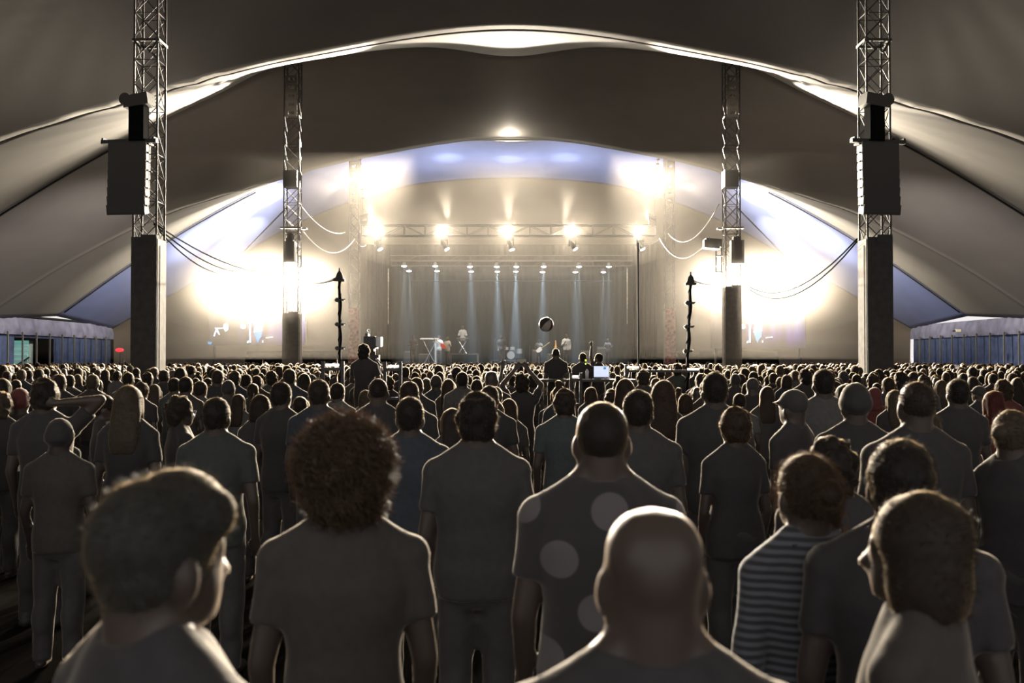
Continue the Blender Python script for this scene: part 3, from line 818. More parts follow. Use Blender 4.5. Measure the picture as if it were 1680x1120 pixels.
# ---------------------------------------------------------------- people
rng = random.Random(11)
DG = None
class Soup:
    """overlapping closed shapes that a voxel remesh joins into one continuous surface"""
    def __init__(self): self.mb = MB()
    def limb(self, p0, p1, r0, r1, n=14, flat=1.0, ends=True):
        p0, p1 = Vector(p0), Vector(p1)
        d = (p1 - p0); L = d.length; d.normalize()
        prof = []
        if ends:
            for k in range(4): a = -math.pi / 2 + math.pi / 2 * k / 4; prof.append((r0 * math.sin(a), r0 * math.cos(a)))
        prof.append((0, r0)); prof.append((L, r1))
        if ends:
            for k in range(1, 5): a = math.pi / 2 * k / 4; prof.append((L + r1 * math.sin(a), r1 * math.cos(a)))
        up = Vector((0, 1, 0)) if abs(d.y) < .8 else Vector((0, 0, 1))
        a = d.cross(up).normalized(); b = a.cross(d).normalized()
        vs = []; k = len(prof)
        for t, r in prof:
            r = max(r, 1e-4)
            for j in range(n):
                an = 2 * math.pi * j / n
                vs.append(p0 + d * t + a * math.cos(an) * r + b * math.sin(an) * r * flat)
        fs = [(i * n + j, i * n + (j + 1) % n, (i + 1) * n + (j + 1) % n, (i + 1) * n + j) for i in range(k - 1) for j in range(n)]
        fs.append(tuple(reversed(range(n)))); fs.append(tuple(range((k - 1) * n, k * n)))
        self.mb.add(vs, fs); return self
    def ell(self, c, r, rot=None, n=20, m=13):
        t = MB(); t.ball((0, 0, 0), r, n, m)
        R = Euler(rot).to_matrix() if rot else None
        vs = [(R @ Vector(v) if R else Vector(v)) + Vector(c) for v in t.v]
        self.mb.add(vs, [tuple(reversed(f)) if False else f for f in t.f]); return self
    def loft(self, rings, n=24):
        # rings: (z, rx, ry, cx, cy)
        vs = []
        for z, rx, ry, cx, cy in rings:
            for j in range(n):
                a = 2 * math.pi * j / n
                c, s = math.cos(a), math.sin(a)
                vs.append((cx + rx * math.copysign(abs(c) ** .85, c), cy + ry * math.copysign(abs(s) ** .85, s), z))
        k = len(rings)
        fs = [(i * n + j, i * n + (j + 1) % n, (i + 1) * n + (j + 1) % n, (i + 1) * n + j) for i in range(k - 1) for j in range(n)]
        fs.append(tuple(reversed(range(n)))); fs.append(tuple(range((k - 1) * n, k * n)))
        self.mb.add(vs, fs); return self
    def mesh(self, name, voxel, smooth=3, disp=None, zmin=None):
        me = bpy.data.meshes.new(name + '_soup')
        me.from_pydata(self.mb.v, [], self.mb.f)
        bm = bmesh.new(); bm.from_mesh(me); bmesh.ops.recalc_face_normals(bm, faces=bm.faces); bm.to_mesh(me); bm.free()
        o = bpy.data.objects.new('soup', me); COL.objects.link(o)
        r = o.modifiers.new('r', 'REMESH'); r.mode = 'VOXEL'; r.voxel_size = voxel
        if smooth: s = o.modifiers.new('s', 'SMOOTH'); s.iterations = smooth; s.factor = .5
        dg = bpy.context.evaluated_depsgraph_get()
        out = bpy.data.meshes.new_from_object(o.evaluated_get(dg))
        out.name = name
        bpy.data.objects.remove(o); bpy.data.meshes.remove(me)
        if disp:
            nv = len(out.vertices); co = np.empty(nv * 3); out.vertices.foreach_get('co', co); co = co.reshape(-1, 3)
            no = np.empty(nv * 3); out.vertices.foreach_get('normal', no); no = no.reshape(-1, 3)
            amp, sc = disp
            d = np.array([noise.noise(Vector(c) * sc) for c in co])
            co += no * (d * amp)[:, None]
            out.vertices.foreach_set('co', co.ravel())
        out.polygons.foreach_set('use_smooth', [True] * len(out.polygons))
        out.update()
        return out

TORSO = [(.80, .11, .085), (.86, .165, .115), (.95, .175, .120), (1.05, .158, .112), (1.15, .155, .110), (1.25, .170, .118), (1.34, .182, .118), (1.41, .165, .102), (1.46, .118, .080), (1.505, .066, .060)]
def pose_joints(pose, wom=False):
    k = .86 if wom else 1.0
    sh = .182 * k
    J = {}
    for s, side in ((-1, 'L'), (1, 'R')):
        J[side] = [Vector((s * sh, 0, 1.405)), Vector((s * (sh + .055), -.02, 1.11)), Vector((s * (sh + .05), .06, .87))]
    if pose == 'fold':
        for s, side in ((-1, 'L'), (1, 'R')):
            J[side] = [Vector((s * sh, 0, 1.405)), Vector((s * (sh + .06), .03, 1.12)), Vector((-s * .06, .21, 1.17))]
    if pose == 'drink':
        J['R'] = [Vector((sh, 0, 1.405)), Vector((sh + .06, .05, 1.12)), Vector((.10, .24, 1.28))]
    if pose == 'phone':
        J['L'] = [Vector((-sh, 0, 1.415)), Vector((-sh - .10, .12, 1.62)), Vector((-.085, .18, 1.86))]
        J['R'] = [Vector((sh, 0, 1.415)), Vector((sh + .10, .12, 1.62)), Vector((.085, .18, 1.86))]
    if pose == 'up2':
        J['L'] = [Vector((-sh, 0, 1.415)), Vector((-sh - .08, .08, 1.66)), Vector((-.12, .10, 1.93))]
        J['R'] = [Vector((sh, 0, 1.415)), Vector((sh + .08, .08, 1.66)), Vector((.12, .10, 1.93))]
    if pose == 'up1':
        J['R'] = [Vector((sh, 0, 1.415)), Vector((sh + .07, .05, 1.66)), Vector((sh + .02, .06, 1.93))]
    if pose == 'up1l':
        J['L'] = [Vector((-sh, 0, 1.415)), Vector((-sh - .07, .05, 1.66)), Vector((-sh - .02, .06, 1.93))]
    if pose == 'behind':     # right hand behind the head
        J['R'] = [Vector((sh, 0, 1.415)), Vector((sh + .20, .02, 1.62)), Vector((.10, -.09, 1.60))]
    if pose == 'play':
        J['L'] = [Vector((-sh, 0, 1.405)), Vector((-sh - .08, .05, 1.14)), Vector((-.16, .26, 1.14))]
        J['R'] = [Vector((sh, 0, 1.405)), Vector((sh + .08, .05, 1.14)), Vector((.16, .26, 1.14))]
    if pose == 'guitar':
        J['R'] = [Vector((sh, 0, 1.405)), Vector((sh + .10, .03, 1.13)), Vector((.06, .20, 1.02))]
        J['L'] = [Vector((-sh, 0, 1.405)), Vector((-sh - .10, .08, 1.16)), Vector((-sh - .16, .26, 1.28))]
    return J
def hand(sp, wrist, elbow, mode, s, face=Vector((0, 1, 0))):
    d = (wrist - elbow).normalized()
    if mode == 'behind': d = Vector((-.9 * s, 0, .3)).normalized()
    side = d.cross(face); side = side.normalized() if side.length > .2 else Vector((1, 0, 0))
    nrm = side.cross(d).normalized()
    c = wrist + d * .045
    for k in range(4):      # palm as four merged bars
        q = (k - 1.5) * .019
        sp.limb(wrist + side * q * .7, wrist + d * .085 + side * q, .015, .014, 8)
    lens = (.062, .075, .070, .055)
    for k in range(4):
        q = (k - 1.5) * .0205; L = lens[k]
        a = wrist + d * .085 + side * q
        spread = side * (k - 1.5) * .10
        bend = nrm * (.25 + .05 * k)
        if mode == 'peace' and k in (0, 3): bend = nrm * 1.6
        if mode == 'peace' and k in (1, 2): bend = nrm * .0; spread = side * (k - 1.5) * .45; L += .02
        if mode == 'fist': bend = nrm * 1.5
        m_ = a + (d + bend * .5 + spread).normalized() * L * .55
        e = m_ + (d + bend * 1.3 + spread).normalized() * L * .5
        sp.limb(a, m_, .0098, .0088, 8); sp.limb(m_, e, .0088, .0078, 8)
    t0 = wrist + d * .02 - side * .026 * (1 if s > 0 else -1)
    t1 = t0 + (d * .6 - side * (1 if s > 0 else -1) * .6 + nrm * .4).normalized() * .045
    sp.limb(t0, t1, .013, .011, 8); sp.limb(t1, t1 + (d + nrm * .4).normalized() * .03, .0105, .009, 8)

def head_prims(sp, fine=False, z=0.0, hy=0.0, tilt=0.0):
    sp.ell((0, -.008 + hy, 1.652 + z), (.076, .097, .098))
    for q in (-1, 1): sp.ell((q * .022, -.018 + hy, 1.672 + z), (.056, .080, .074))
    sp.ell((0, .028 + hy, 1.590 + z), (.064, .068, .075)); sp.limb((0, -.030 + hy, 1.50 + z), (0, -.028 + hy, 1.61 + z), .060, .066)
    sp.ell((0, .062 + hy, 1.548 + z), (.036, .034, .026))          # chin
    sp.limb((0, .086 + hy, 1.640 + z), (0, .112 + hy, 1.600 + z), .010, .015, 8)   # nose
    sp.limb((-.036, .080 + hy, 1.655 + z), (.036, .080 + hy, 1.655 + z), .013, .013, 8)  # brow
    sp.limb((-.018, .088 + hy, 1.572 + z), (.018, .088 + hy, 1.572 + z), .009, .009, 8)  # lips
    for s in (-1, 1):
        sp.ell((s * .033, .081 + hy, 1.632 + z), (.014, .010, .010), n=10, m=7)    # eyes
        sp.ell((s * .083, -.010 + hy, 1.615 + z), (.011, .022, .034), (0, 0, -s * .35), n=12, m=8)   # ears
        sp.ell((s * .073, -.002 + hy, 1.600 + z), (.012, .016, .022), n=10, m=7)

_cache = {}
def body_mesh(pose='stand', wom=False, voxel=.022, handmode='relax', neck=1.0, build=1.0):
    key = ('b', pose, wom, voxel, handmode, neck, build)
    if key in _cache: return _cache[key]
    k = .86 if wom else 1.0
    J = pose_joints(pose, wom)
    sp = Soup()
    head_prims(sp)
    sp.limb((0, -.022, 1.43), (0, -.010, 1.57), .064 * neck * k ** .5, .060 * neck * k ** .5, flat=1.0)
    for s in (-1, 1):   # trapezius
        sp.limb((s * .030, -.025, 1.535), (s * .15 * k, -.01, 1.425), .042 * neck, .050, 10)
    hip = 1.06 if wom else 1.0
    rings = [(z, rx * (k if z > 1.1 else hip) * (build if z > .9 else 1), ry * (.92 if wom else 1), 0, -.005) for z, rx, ry in TORSO]
    sp.loft(rings)
    for s, side in ((-1, 'L'), (1, 'R')):
        a, b, c = J[side]
        sp.ell(a, (.062 * k, .062 * k, .066 * k)); sp.limb(a, b, .052 * k, .040 * k); sp.limb(b, c, .040 * k, .027 * k)
        hm = 'behind' if (pose == 'behind' and s > 0) else handmode
        hand(sp, c, b, hm, s)
        sp.limb((s * .090, 0, .90), (s * .100, .01, .50), .085, .056); sp.limb((s * .100, .01, .50), (s * .105, -.02, .09), .056, .038)
        sp.ell((s * .102, -.035, .36), (.054, .06, .12)); sp.limb((s * .105, -.05, .045), (s * .12, .13, .032), .042, .032, flat=.8)
    me = sp.mesh('body', voxel, 3 if voxel > .015 else 4)
    _cache[key] = me; return me
def shirt_mesh(pose='stand', wom=False, voxel=.022, sleeve='short', build=1.0, disp=(.006, 9), neckline=0.0):
    key = ('s', pose, wom, voxel, sleeve, build, neckline)
    if key in _cache: return _cache[key]
    k = .86 if wom else 1.0; hip = 1.05 if wom else 1.0
    J = pose_joints(pose, wom); sp = Soup(); t = .014
    rings = [(.83, .182 * hip, .132, 0, -.005)] + [(z, (rx * (k if z > 1.1 else hip) * build) + t, ry * (.93 if wom else 1) + t, 0, -.005) for z, rx, ry in TORSO[2:8]]
    rings += [(1.466, .130 * k + t * .5, .088 + t * .5, 0, -.012), (1.525 - neckline, .084, .080, 0, -.020)]
    sp.loft(rings)
    for s, side in ((-1, 'L'), (1, 'R')):
        a, b, c = J[side]
        sp.limb((s * .050, -.025, 1.512 - neckline), (s * .155 * k, -.01, 1.432), .050, .062, 10)
        if sleeve != 'none':
            sp.ell(a, (.072 * k, .070 * k, .074 * k))
            e = a.lerp(b, .62) if sleeve == 'short' else b
            sp.limb(a, e, .066 * k, .060 * k, ends=False)
            if sleeve == 'long': sp.ell(b, (.054 * k,) * 3); sp.limb(b, b.lerp(c, .95), .053 * k, .040 * k, ends=False)
    me = sp.mesh('shirt', voxel, 3, disp)
    _cache[key] = me; return me
def trouser_mesh(voxel=.025, wom=False):
    key = ('t', voxel, wom)
    if key in _cache: return _cache[key]
    sp = Soup(); hip = 1.06 if wom else 1.0
    sp.loft([(.80, .13, .1, 0, -.005), (.86, .172 * hip, .125, 0, -.005), (.95, .178 * hip, .126, 0, -.005), (1.0, .172 * hip, .122, 0, -.005)])
    for s in (-1, 1):
        sp.limb((s * .090, 0, .88), (s * .100, .01, .50), .098, .080); sp.limb((s * .100, .01, .50), (s * .105, -.03, .06), .080, .066, ends=False); sp.ell((s * .102, -.035, .36), (.075, .082, .15))
    me = sp.mesh('trousers', voxel, 2, (.006, 12)); _cache[key] = me; return me

def shoe_mesh(s):
    key = ('shoe', s)
    if key in _cache: return _cache[key]
    sp = Soup(); sp.limb((s * .105, -.055, .055), (s * .12, .15, .040), .052, .042, flat=.85); sp.limb((s * .105, -.04, .05), (s * .105, -.04, .13), .052, .052, ends=False)
    me = sp.mesh('shoe', .016, 2); _cache[key] = me; return me
# hair: name -> (top of the head with hair, width of the outline)
HAIR = {'bald': (1.752, .158), 'buzz': (1.757, .163), 'short': (1.770, .178), 'crop': (1.776, .184), 'long': (1.775, .205), 'bob': (1.772, .220),
        'curly': (1.795, .235), 'afro': (1.815, .275), 'bun': (1.768, .180), 'pony': (1.770, .182), 'cap': (1.775, .185), 'beanie': (1.785, .190),
        'hat': (1.80, .27), 'hood': (1.79, .22), 'topbun': (1.85, .185), 'mop': (1.785, .21)}
def hair_mesh(st, voxel=.018):
    key = ('h', st, voxel)
    if key in _cache: return _cache[key]
    sp = Soup(); disp = (.008, 35)
    def cap(r=(.088, .106, .104), c=(0, -.018, 1.664)): sp.ell(c, r)
    if st == 'buzz': cap((.0805, .100, .100), (0, -.016, 1.656)); disp = (.002, 60)
    elif st == 'short': cap(); sp.ell((0, -.045, 1.615), (.076, .066, .07)); disp = (.006, 40)
    elif st == 'crop': cap((.086, .104, .100)); sp.ell((0, -.04, 1.62), (.080, .068, .07)); sp.ell((.0, .02, 1.705), (.075, .085, .068)); sp.ell((.05, .045, 1.70), (.035, .05, .045)); disp = (.003, 26)
    elif st == 'mop': cap((.098, .110, .112)); sp.ell((0, -.04, 1.62), (.092, .08, .085)); disp = (.018, 22)
    elif st in ('long',):
        cap((.092, .108, .106)); sp.loft([(1.28, .085, .020, 0, -.115), (1.36, .105, .030, 0, -.108), (1.45, .108, .040, 0, -.09), (1.56, .103, .060, 0, -.055), (1.66, .094, .085, 0, -.03), (1.71, .08, .08, 0, -.02)])
        for s in (-1, 1): sp.limb((s * .075, .02, 1.66), (s * .088, .01, 1.46), .024, .022); sp.limb((s * .088, .01, 1.46), (s * .085, .03, 1.33), .022, .012)
        disp = (.006, 14)
    elif st == 'bob':
        cap((.095, .108, .105)); sp.loft([(1.50, .098, .075, 0, -.03), (1.56, .108, .088, 0, -.03), (1.66, .100, .095, 0, -.025), (1.70, .09, .09, 0, -.02)]); disp = (.004, 22)
    elif st == 'curly':
        cap((.105, .118, .118), (0, -.02, 1.665)); sp.ell((0, -.05, 1.60), (.108, .085, .10)); disp = (.030, 24)
    elif st == 'afro':
        sp.ell((0, -.02, 1.685), (.134, .135, .132)); sp.ell((0, -.05, 1.60), (.112, .09, .09)); disp = (.022, 28)
    elif st == 'bun': cap(); sp.ell((0, -.04, 1.62), (.078, .07, .07)); sp.ell((.0, -.135, 1.655), (.045, .045, .045)); disp = (.004, 30)
    elif st == 'topbun': cap(); sp.ell((0, -.04, 1.62), (.078, .07, .07)); sp.ell((.0, -.04, 1.795), (.05, .05, .05)); disp = (.012, 30)
    elif st == 'pony': cap(); sp.ell((0, -.04, 1.62), (.078, .07, .07)); sp.limb((0, -.11, 1.67), (0, -.15, 1.60), .03, .035); sp.limb((0, -.15, 1.60), (.0, -.135, 1.40), .035, .012); disp = (.008, 30)
    elif st == 'cap':
        cap((.090, .108, .100), (0, -.012, 1.672)); sp.loft([(1.668, .078, .085, 0, .06), (1.682, .078, .088, 0, .07)]); disp = (.002, 20)
    elif st == 'beanie': cap((.094, .112, .118), (0, -.016, 1.668)); sp.loft([(1.62, .096, .110, 0, -.018), (1.67, .099, .115, 0, -.016)]); disp = (.004, 50)
    elif st == 'hat': cap((.094, .112, .118), (0, -.016, 1.680)); sp.loft([(1.668, .150, .165, 0, -.01), (1.680, .150, .165, 0, -.01)]); disp = (.003, 20)
    elif st == 'hood': cap((.108, .118, .122)); sp.ell((0, -.05, 1.56), (.115, .09, .10)); sp.ell((0, -.07, 1.48), (.12, .07, .06)); disp = (.010, 14)
    me = sp.mesh('hair', voxel, 2 if st not in ('curly', 'afro') else 1, disp); _cache[key] = me; return me

def mat_sheen(name, col, rough=.8, sheen=.5, tint=(1, .9, .75), **kw):
    return mat(name, col, rough, sheen=sheen, sheen_tint=tint, **kw)
SHIRTS = {n: mat_sheen('shirt_' + n, c, .85, .5, (1, .88, .72), noise_amt=.12, noise_scale=30) for n, c in {
    'black': (.030, .028, .029), 'charcoal': (.044, .042, .042), 'navy': (.030, .035, .044), 'grey': (.080, .078, .075), 'teal': (.050, .062, .062), 'brown': (.044, .037, .033),
    'red': (.11, .028, .026), 'green': (.038, .044, .040), 'white': (.38, .38, .38), 'cream': (.30, .27, .22), 'blue': (.032, .038, .048), 'pale': (.10, .10, .10)}.items()}
SKINS = [mat_sheen('skin_%s' % n, c, .45, .4, (1, .8, .6), spec=.4) for n, c in (('light', (.058, .043, .035)), ('tan', (.050, .037, .030)), ('brown', (.040, .029, .024)))]
def hairmat(name, col, tr=.25): return mat('hair_' + name, col, .6, sheen=.8, sheen_tint=(1, .74, .42), spec=.25, transl=tr, noise_amt=.25, noise_scale=60)
HAIRS = {n: hairmat(n, c) for n, c in {'dark': (.018, .014, .012), 'black': (.014, .012, .011), 'brown': (.030, .022, .017), 'auburn': (.038, .024, .017), 'blond': (.070, .054, .038), 'grey': (.042, .041, .036),
    'red': (.08, .018, .014)}.items()}
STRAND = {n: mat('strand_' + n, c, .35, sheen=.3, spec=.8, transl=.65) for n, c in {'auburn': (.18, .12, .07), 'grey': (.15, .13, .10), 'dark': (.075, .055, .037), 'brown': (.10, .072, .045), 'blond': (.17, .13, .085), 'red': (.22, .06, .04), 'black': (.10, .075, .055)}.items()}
HAIRS['cap_black'] = SHIRTS['black']; HAIRS['cap_grey'] = SHIRTS['charcoal']; HAIRS['knit_red'] = SHIRTS['red']

def inst(name, me, material, parent=None, mats=None):
    o = bpy.data.objects.new(name, me); COL.objects.link(o)
    if not me.materials: me.materials.append(material)
    o.material_slots[0].link = 'OBJECT'; o.material_slots[0].material = material
    if parent: o.parent = parent
    return o
HAIR_NAME = {'cap': 'cap', 'beanie': 'beanie', 'hat': 'hat', 'hood': 'hood'}
def person(loc, s, yaw, hair='short', hcol='dark', shirt='black', skin=0, pose='stand', wom=False, sleeve='short', label='', group=None, voxel=.022, hvox=.018,
           handmode='relax', neck=1.0, build=1.0, tz=0.0, shirt_mat=None, sx=1.0):
    b = inst('person', body_mesh(pose, wom, voxel, handmode, neck, build), SKINS[skin])
    b.location = loc; b.rotation_euler = (0, 0, yaw); b.scale = (s * sx, s * sx, s)
    tag(b, label, 'person', group)
    if hair != 'bald': inst(HAIR_NAME.get(hair, 'hair'), hair_mesh(hair, hvox), HAIRS[hcol], b)
    inst('shirt', shirt_mesh(pose, wom, max(voxel, .012), sleeve, build), shirt_mat or SHIRTS[shirt], b)
    inst('trousers', trouser_mesh(wom=wom), SHIRTS['charcoal'], b)
    if voxel < .02:
        for q in (-1, 1): inst('shoe', shoe_mesh(q), M['black'], b)
    return b

def fit(px, top, w, hair, ground=0.0, smin=.86, smax=1.13):
    """depth and scale of a person whose head shows at this place with this width"""
    H, W = HAIR[hair]
    s = 1.0; hor = 590.0
    d = W * FPX / w
    for _ in range(12):
        ztop = EYE - (top - hor) * d / FPX - ground
        s = min(smax, max(smin, ztop / H))
        d = W * s * FPX / w
    ztop = s * H + ground
    if abs(top - hor) > 6 and abs((EYE - ztop) - (top - hor) * d / FPX) > .01:
        d2 = (EYE - ztop) * FPX / (top - hor)
        if d2 > 0 and .7 < d2 / d < 1.4: d = d2
    return d, s
def place(px, top, w, hair, ground=0.0, **kw):
    d, s = fit(px, top, w, hair, ground)
    p = at(px, top, d)
    return person((p.x, d, ground), s, hair=hair, **kw), d, s
# ---------------------------------------------------------------- the crowd, nearest people first
def strands(parent, hme, n, length, rad, material, name='stray_hair', seed=1, curl=0.0, up=0.0, zmin=1.45, droop=0.0, front=True):
    r = random.Random(seed)
    vs_n = len(hme.vertices); m = MB()
    for _ in range(n):
        v = hme.vertices[r.randrange(vs_n)]
        if v.co.z < zmin: continue
        d = (v.normal + Vector((r.gauss(0, .45), r.gauss(0, .45), r.gauss(0, .45) + up))).normalized()
        p = v.co - d * .004; L = length * r.uniform(.4, 1.2); side = d.cross(Vector((r.random(), r.random(), r.random()))).normalized()
        pts = [p]
        for k in range(1, 5):
            t = k / 4
            pts.append(p + d * L * t + side * curl * L * math.sin(t * 5 + r.random()) - Vector((0, 0, droop * L * t * t)))
        m.tube(pts, rad, 3, rad * .25, cap=False)
    o = m.build(name, material, parent)
    return o

def dots_mat():
    m = bpy.data.materials.new('shirt_dotted'); m.use_nodes = True; nt = m.node_tree; b = nt.nodes['Principled BSDF']
    b.inputs['Roughness'].default_value = .85; b.inputs['Sheen Weight'].default_value = .5; b.inputs['Sheen Tint'].default_value = (1, .92, .8, 1)
    tc = nt.nodes.new('ShaderNodeTexCoord'); sp = nt.nodes.new('ShaderNodeSeparateXYZ'); nt.links.new(tc.outputs['Object'], sp.inputs[0])
    # staggered dots on a slanted grid, in the shirt's own coordinates
    a, b_ = Vector((-.148, -.139)), Vector((.108, -.151))
    det = a.x * b_.y - a.y * b_.x
    inv = ((b_.y / det, -b_.x / det), (-a.y / det, a.x / det))
    x0, z0 = DOT0
    def lin(cx, cz):
        m1 = nt.nodes.new('ShaderNodeMath'); m1.operation = 'MULTIPLY_ADD'; m1.inputs[1].default_value = cx; nt.links.new(sp.outputs['X'], m1.inputs[0])
        m2 = nt.nodes.new('ShaderNodeMath'); m2.operation = 'MULTIPLY_ADD'; m2.inputs[1].default_value = cz; nt.links.new(sp.outputs['Z'], m2.inputs[0])
        m2.inputs[2].default_value = -(cx * x0 + cz * z0) + 50.5
        nt.links.new(m2.outputs[0], m1.inputs[2])
        fr = nt.nodes.new('ShaderNodeMath'); fr.operation = 'FRACT'; nt.links.new(m1.outputs[0], fr.inputs[0])
        s = nt.nodes.new('ShaderNodeMath'); s.operation = 'SUBTRACT'; s.inputs[1].default_value = .5; nt.links.new(fr.outputs[0], s.inputs[0])
        return s
    u, v = lin(*inv[0]), lin(*inv[1])
    def comb(cu, cv):
        m1 = nt.nodes.new('ShaderNodeMath'); m1.operation = 'MULTIPLY'; m1.inputs[1].default_value = cu; nt.links.new(u.outputs[0], m1.inputs[0])
        m2 = nt.nodes.new('ShaderNodeMath'); m2.operation = 'MULTIPLY_ADD'; m2.inputs[1].default_value = cv; nt.links.new(v.outputs[0], m2.inputs[0]); nt.links.new(m1.outputs[0], m2.inputs[2])
        return m2
    X, Z = comb(a.x, b_.x), comb(a.y, b_.y)
    c = nt.nodes.new('ShaderNodeCombineXYZ'); nt.links.new(X.outputs[0], c.inputs[0]); nt.links.new(Z.outputs[0], c.inputs[1])
    ln = nt.nodes.new('ShaderNodeVectorMath'); ln.operation = 'LENGTH'; nt.links.new(c.outputs[0], ln.inputs[0])
    r = nt.nodes.new('ShaderNodeMapRange'); r.inputs['From Min'].default_value = .053; r.inputs['From Max'].default_value = .057; r.inputs['To Min'].default_value = 1; r.inputs['To Max'].default_value = 0
    nt.links.new(ln.outputs['Value'], r.inputs['Value'])
    mx = nt.nodes.new('ShaderNodeMix'); mx.data_type = 'RGBA'; mx.inputs['A'].default_value = (.024, .021, .023, 1); mx.inputs['B'].default_value = (.11, .10, .10, 1)
    nt.links.new(r.outputs[0], mx.inputs['Factor']); nt.links.new(mx.outputs['Result'], b.inputs['Base Color'])
    return m
DOT0 = (.122, 1.287)
def stripe_mat():
    m = bpy.data.materials.new('shirt_striped'); m.use_nodes = True; nt = m.node_tree; b = nt.nodes['Principled BSDF']
    b.inputs['Roughness'].default_value = .85; b.inputs['Sheen Weight'].default_value = .4
    tc = nt.nodes.new('ShaderNodeTexCoord'); w = nt.nodes.new('ShaderNodeTexWave'); w.bands_direction = 'Z'; w.inputs['Scale'].default_value = 1 / .0245 / 3.18 ; w.inputs['Distortion'].default_value = 1.2
    w.inputs['Detail Scale'].default_value = .3
    nt.links.new(tc.outputs['Object'], w.inputs['Vector'])
    r = nt.nodes.new('ShaderNodeMapRange'); r.inputs['From Min'].default_value = .35; r.inputs['From Max'].default_value = .65
    nt.links.new(w.outputs['Fac'], r.inputs['Value'])
    mx = nt.nodes.new('ShaderNodeMix'); mx.data_type = 'RGBA'; mx.inputs['A'].default_value = (.026, .026, .028, 1); mx.inputs['B'].default_value = (.10, .104, .12, 1)
    nt.links.new(r.outputs[0], mx.inputs['Factor']); nt.links.new(mx.outputs['Result'], b.inputs['Base Color'])
    return m
DOTS, STRIPES = dots_mat(), stripe_mat()

R = math.radians
PLACED = []     # x, y, px, top, w
def put(px, top, w, hair, yaw=0, ground=0.0, **kw):
    o, d, s = place(px, top, w, hair, ground, yaw=R(yaw), **kw)
    PLACED.append((o.location.x, d, px, top, w))
    return o
F = .012
# front row
old = put(268, 765, 196, 'crop', -38, hcol='grey', shirt='black', voxel=F, hvox=.010, label='older person with short grey hair turned towards the right, nearest head at lower left', build=1.02)
bald = put(1070, 827, 163, 'bald', 0, shirt='black', skin=0, voxel=F, label='bald person with a bright rim round the scalp, nearest head at lower right of centre', build=1.0, neck=1.2)
afro = put(566, 688, 152, 'afro', 8, hcol='auburn', shirt='brown', skin=1, voxel=F, hvox=.012, wom=False, label='person with a round frizzy glowing head of hair, left of centre in the front', neck=.95)
dots = put(987, 657, 88, 'buzz', 0, hcol='dark', skin=0, voxel=F, hvox=.010, shirt_mat=DOTS, label='close-cropped person in a dark T-shirt with large pale dots', neck=1.22, build=1.08)
stripe = put(1320, 741, 96, 'bun', 14, hcol='auburn', wom=True, voxel=F, hvox=.012, shirt_mat=STRIPES, sleeve='long', label='person in a finely striped long-sleeved top with loose pinned-up hair')
low = put(1500, 801, 165, 'bob', 55, hcol='brown', wom=True, shirt='brown', voxel=F, hvox=.012, label='nearest person at far right, bobbed brown hair turned left, dark top')
capd = put(1478, 716, 108, 'short', -20, hcol='black', shirt='black', voxel=.014, hvox=.012, label='dark round head right behind the far right front person, blond hair above it')
blond = put(1510, 671, 62, 'long', 25, hcol='blond', wom=True, shirt='black', voxel=.016, label='person with long smooth blond hair catching the light at right')
curl = put(1364, 712, 84, 'curly', -10, hcol='dark', shirt='black', voxel=.016, hvox=.014, label='dark curly-haired person standing just behind the one in the striped top')
bighead = put(783, 640, 74, 'mop', 0, hcol='black', shirt='charcoal', voxel=.014, build=1.12, neck=1.15, label='broad tall person with thick dark hair in the middle, in front of the raised hands')
man356 = put(356, 650, 46, 'short', 0, hcol='dark', shirt='green', voxel=.016, label='short-haired person with rim-lit shoulders behind the grey-haired one')
w212 = put(212, 629, 48, 'long', 0, hcol='blond', wom=True, shirt='black', voxel=.016, label='person with very long straight fair hair standing before the left loudspeaker mast')
spec296 = put(298, 647, 44, 'curly', -60, hcol='brown', shirt='black', voxel=.016, label='curly-haired person in glasses turned to the right, left of the rim-lit short-haired one')
m673 = put(673, 649, 48, 'short', 0, hcol='dark', shirt='blue', voxel=.016, label='person in a dark blue T-shirt behind the frizzy-haired one')
m926 = put(926, 636, 40, 'mop', 0, hcol='brown', shirt='teal', voxel=.016, label='tousled person in a pale teal T-shirt left of the dotted shirt')
m1046 = put(1046, 637, 52, 'short', 0, hcol='dark', shirt='charcoal', voxel=.016, build=1.1, label='broad person with short dark hair right behind the dotted shirt')
m1204 = put(1204, 665, 54, 'mop', 10, hcol='auburn', shirt='black', voxel=.016, wom=True, label='slim person with glowing reddish hair alone between the dotted shirt and the striped top')
m1502 = put(1502, 624, 58, 'buzz', 0, hcol='brown', shirt='black', voxel=.016, build=1.08, label='big close-cropped person at right just above the blond one')
w1660 = put(1662, 671, 60, 'bun', -50, hcol='blond', wom=True, shirt='black', voxel=.016, label='person with a loose fair bun at the right edge')
arm72 = put(76, 618, 48, 'mop', 0, hcol='dark', shirt='black', voxel=.016, pose='behind', label='tall dark person at left holding one hand behind the head')
put(524, 621, 36, 'short', 0, hcol='brown', shirt='navy', voxel=.018, label='short-haired person in dark T-shirt directly above the frizzy head')
put(621, 620, 32, 'buzz', 0, hcol='dark', shirt='black', voxel=.018, label='close-cropped person below the camera operator, arms down')
put(672, 624, 33, 'short', 0, hcol='brown', shirt='black', label='short-haired person behind the one in the dark blue T-shirt')
put(812, 654, 32, 'long', -15, hcol='blond', wom=True, shirt='black', label='fair long-haired person half hidden by the broad dark-haired one')
put(835, 652, 30, 'long', -10, hcol='auburn', wom=True, shirt='charcoal', label='auburn long-haired person right of the broad dark-haired one')
put(803, 631, 32, 'short', 0, hcol='brown', shirt='black', label='brown-haired person just above the broad dark-haired one')
hands = put(856, 612, 27, 'curly', 0, hcol='dark', shirt='black', voxel=.012, pose='phone', label='dark-haired person holding a telephone up before the drums', handmode='fist')
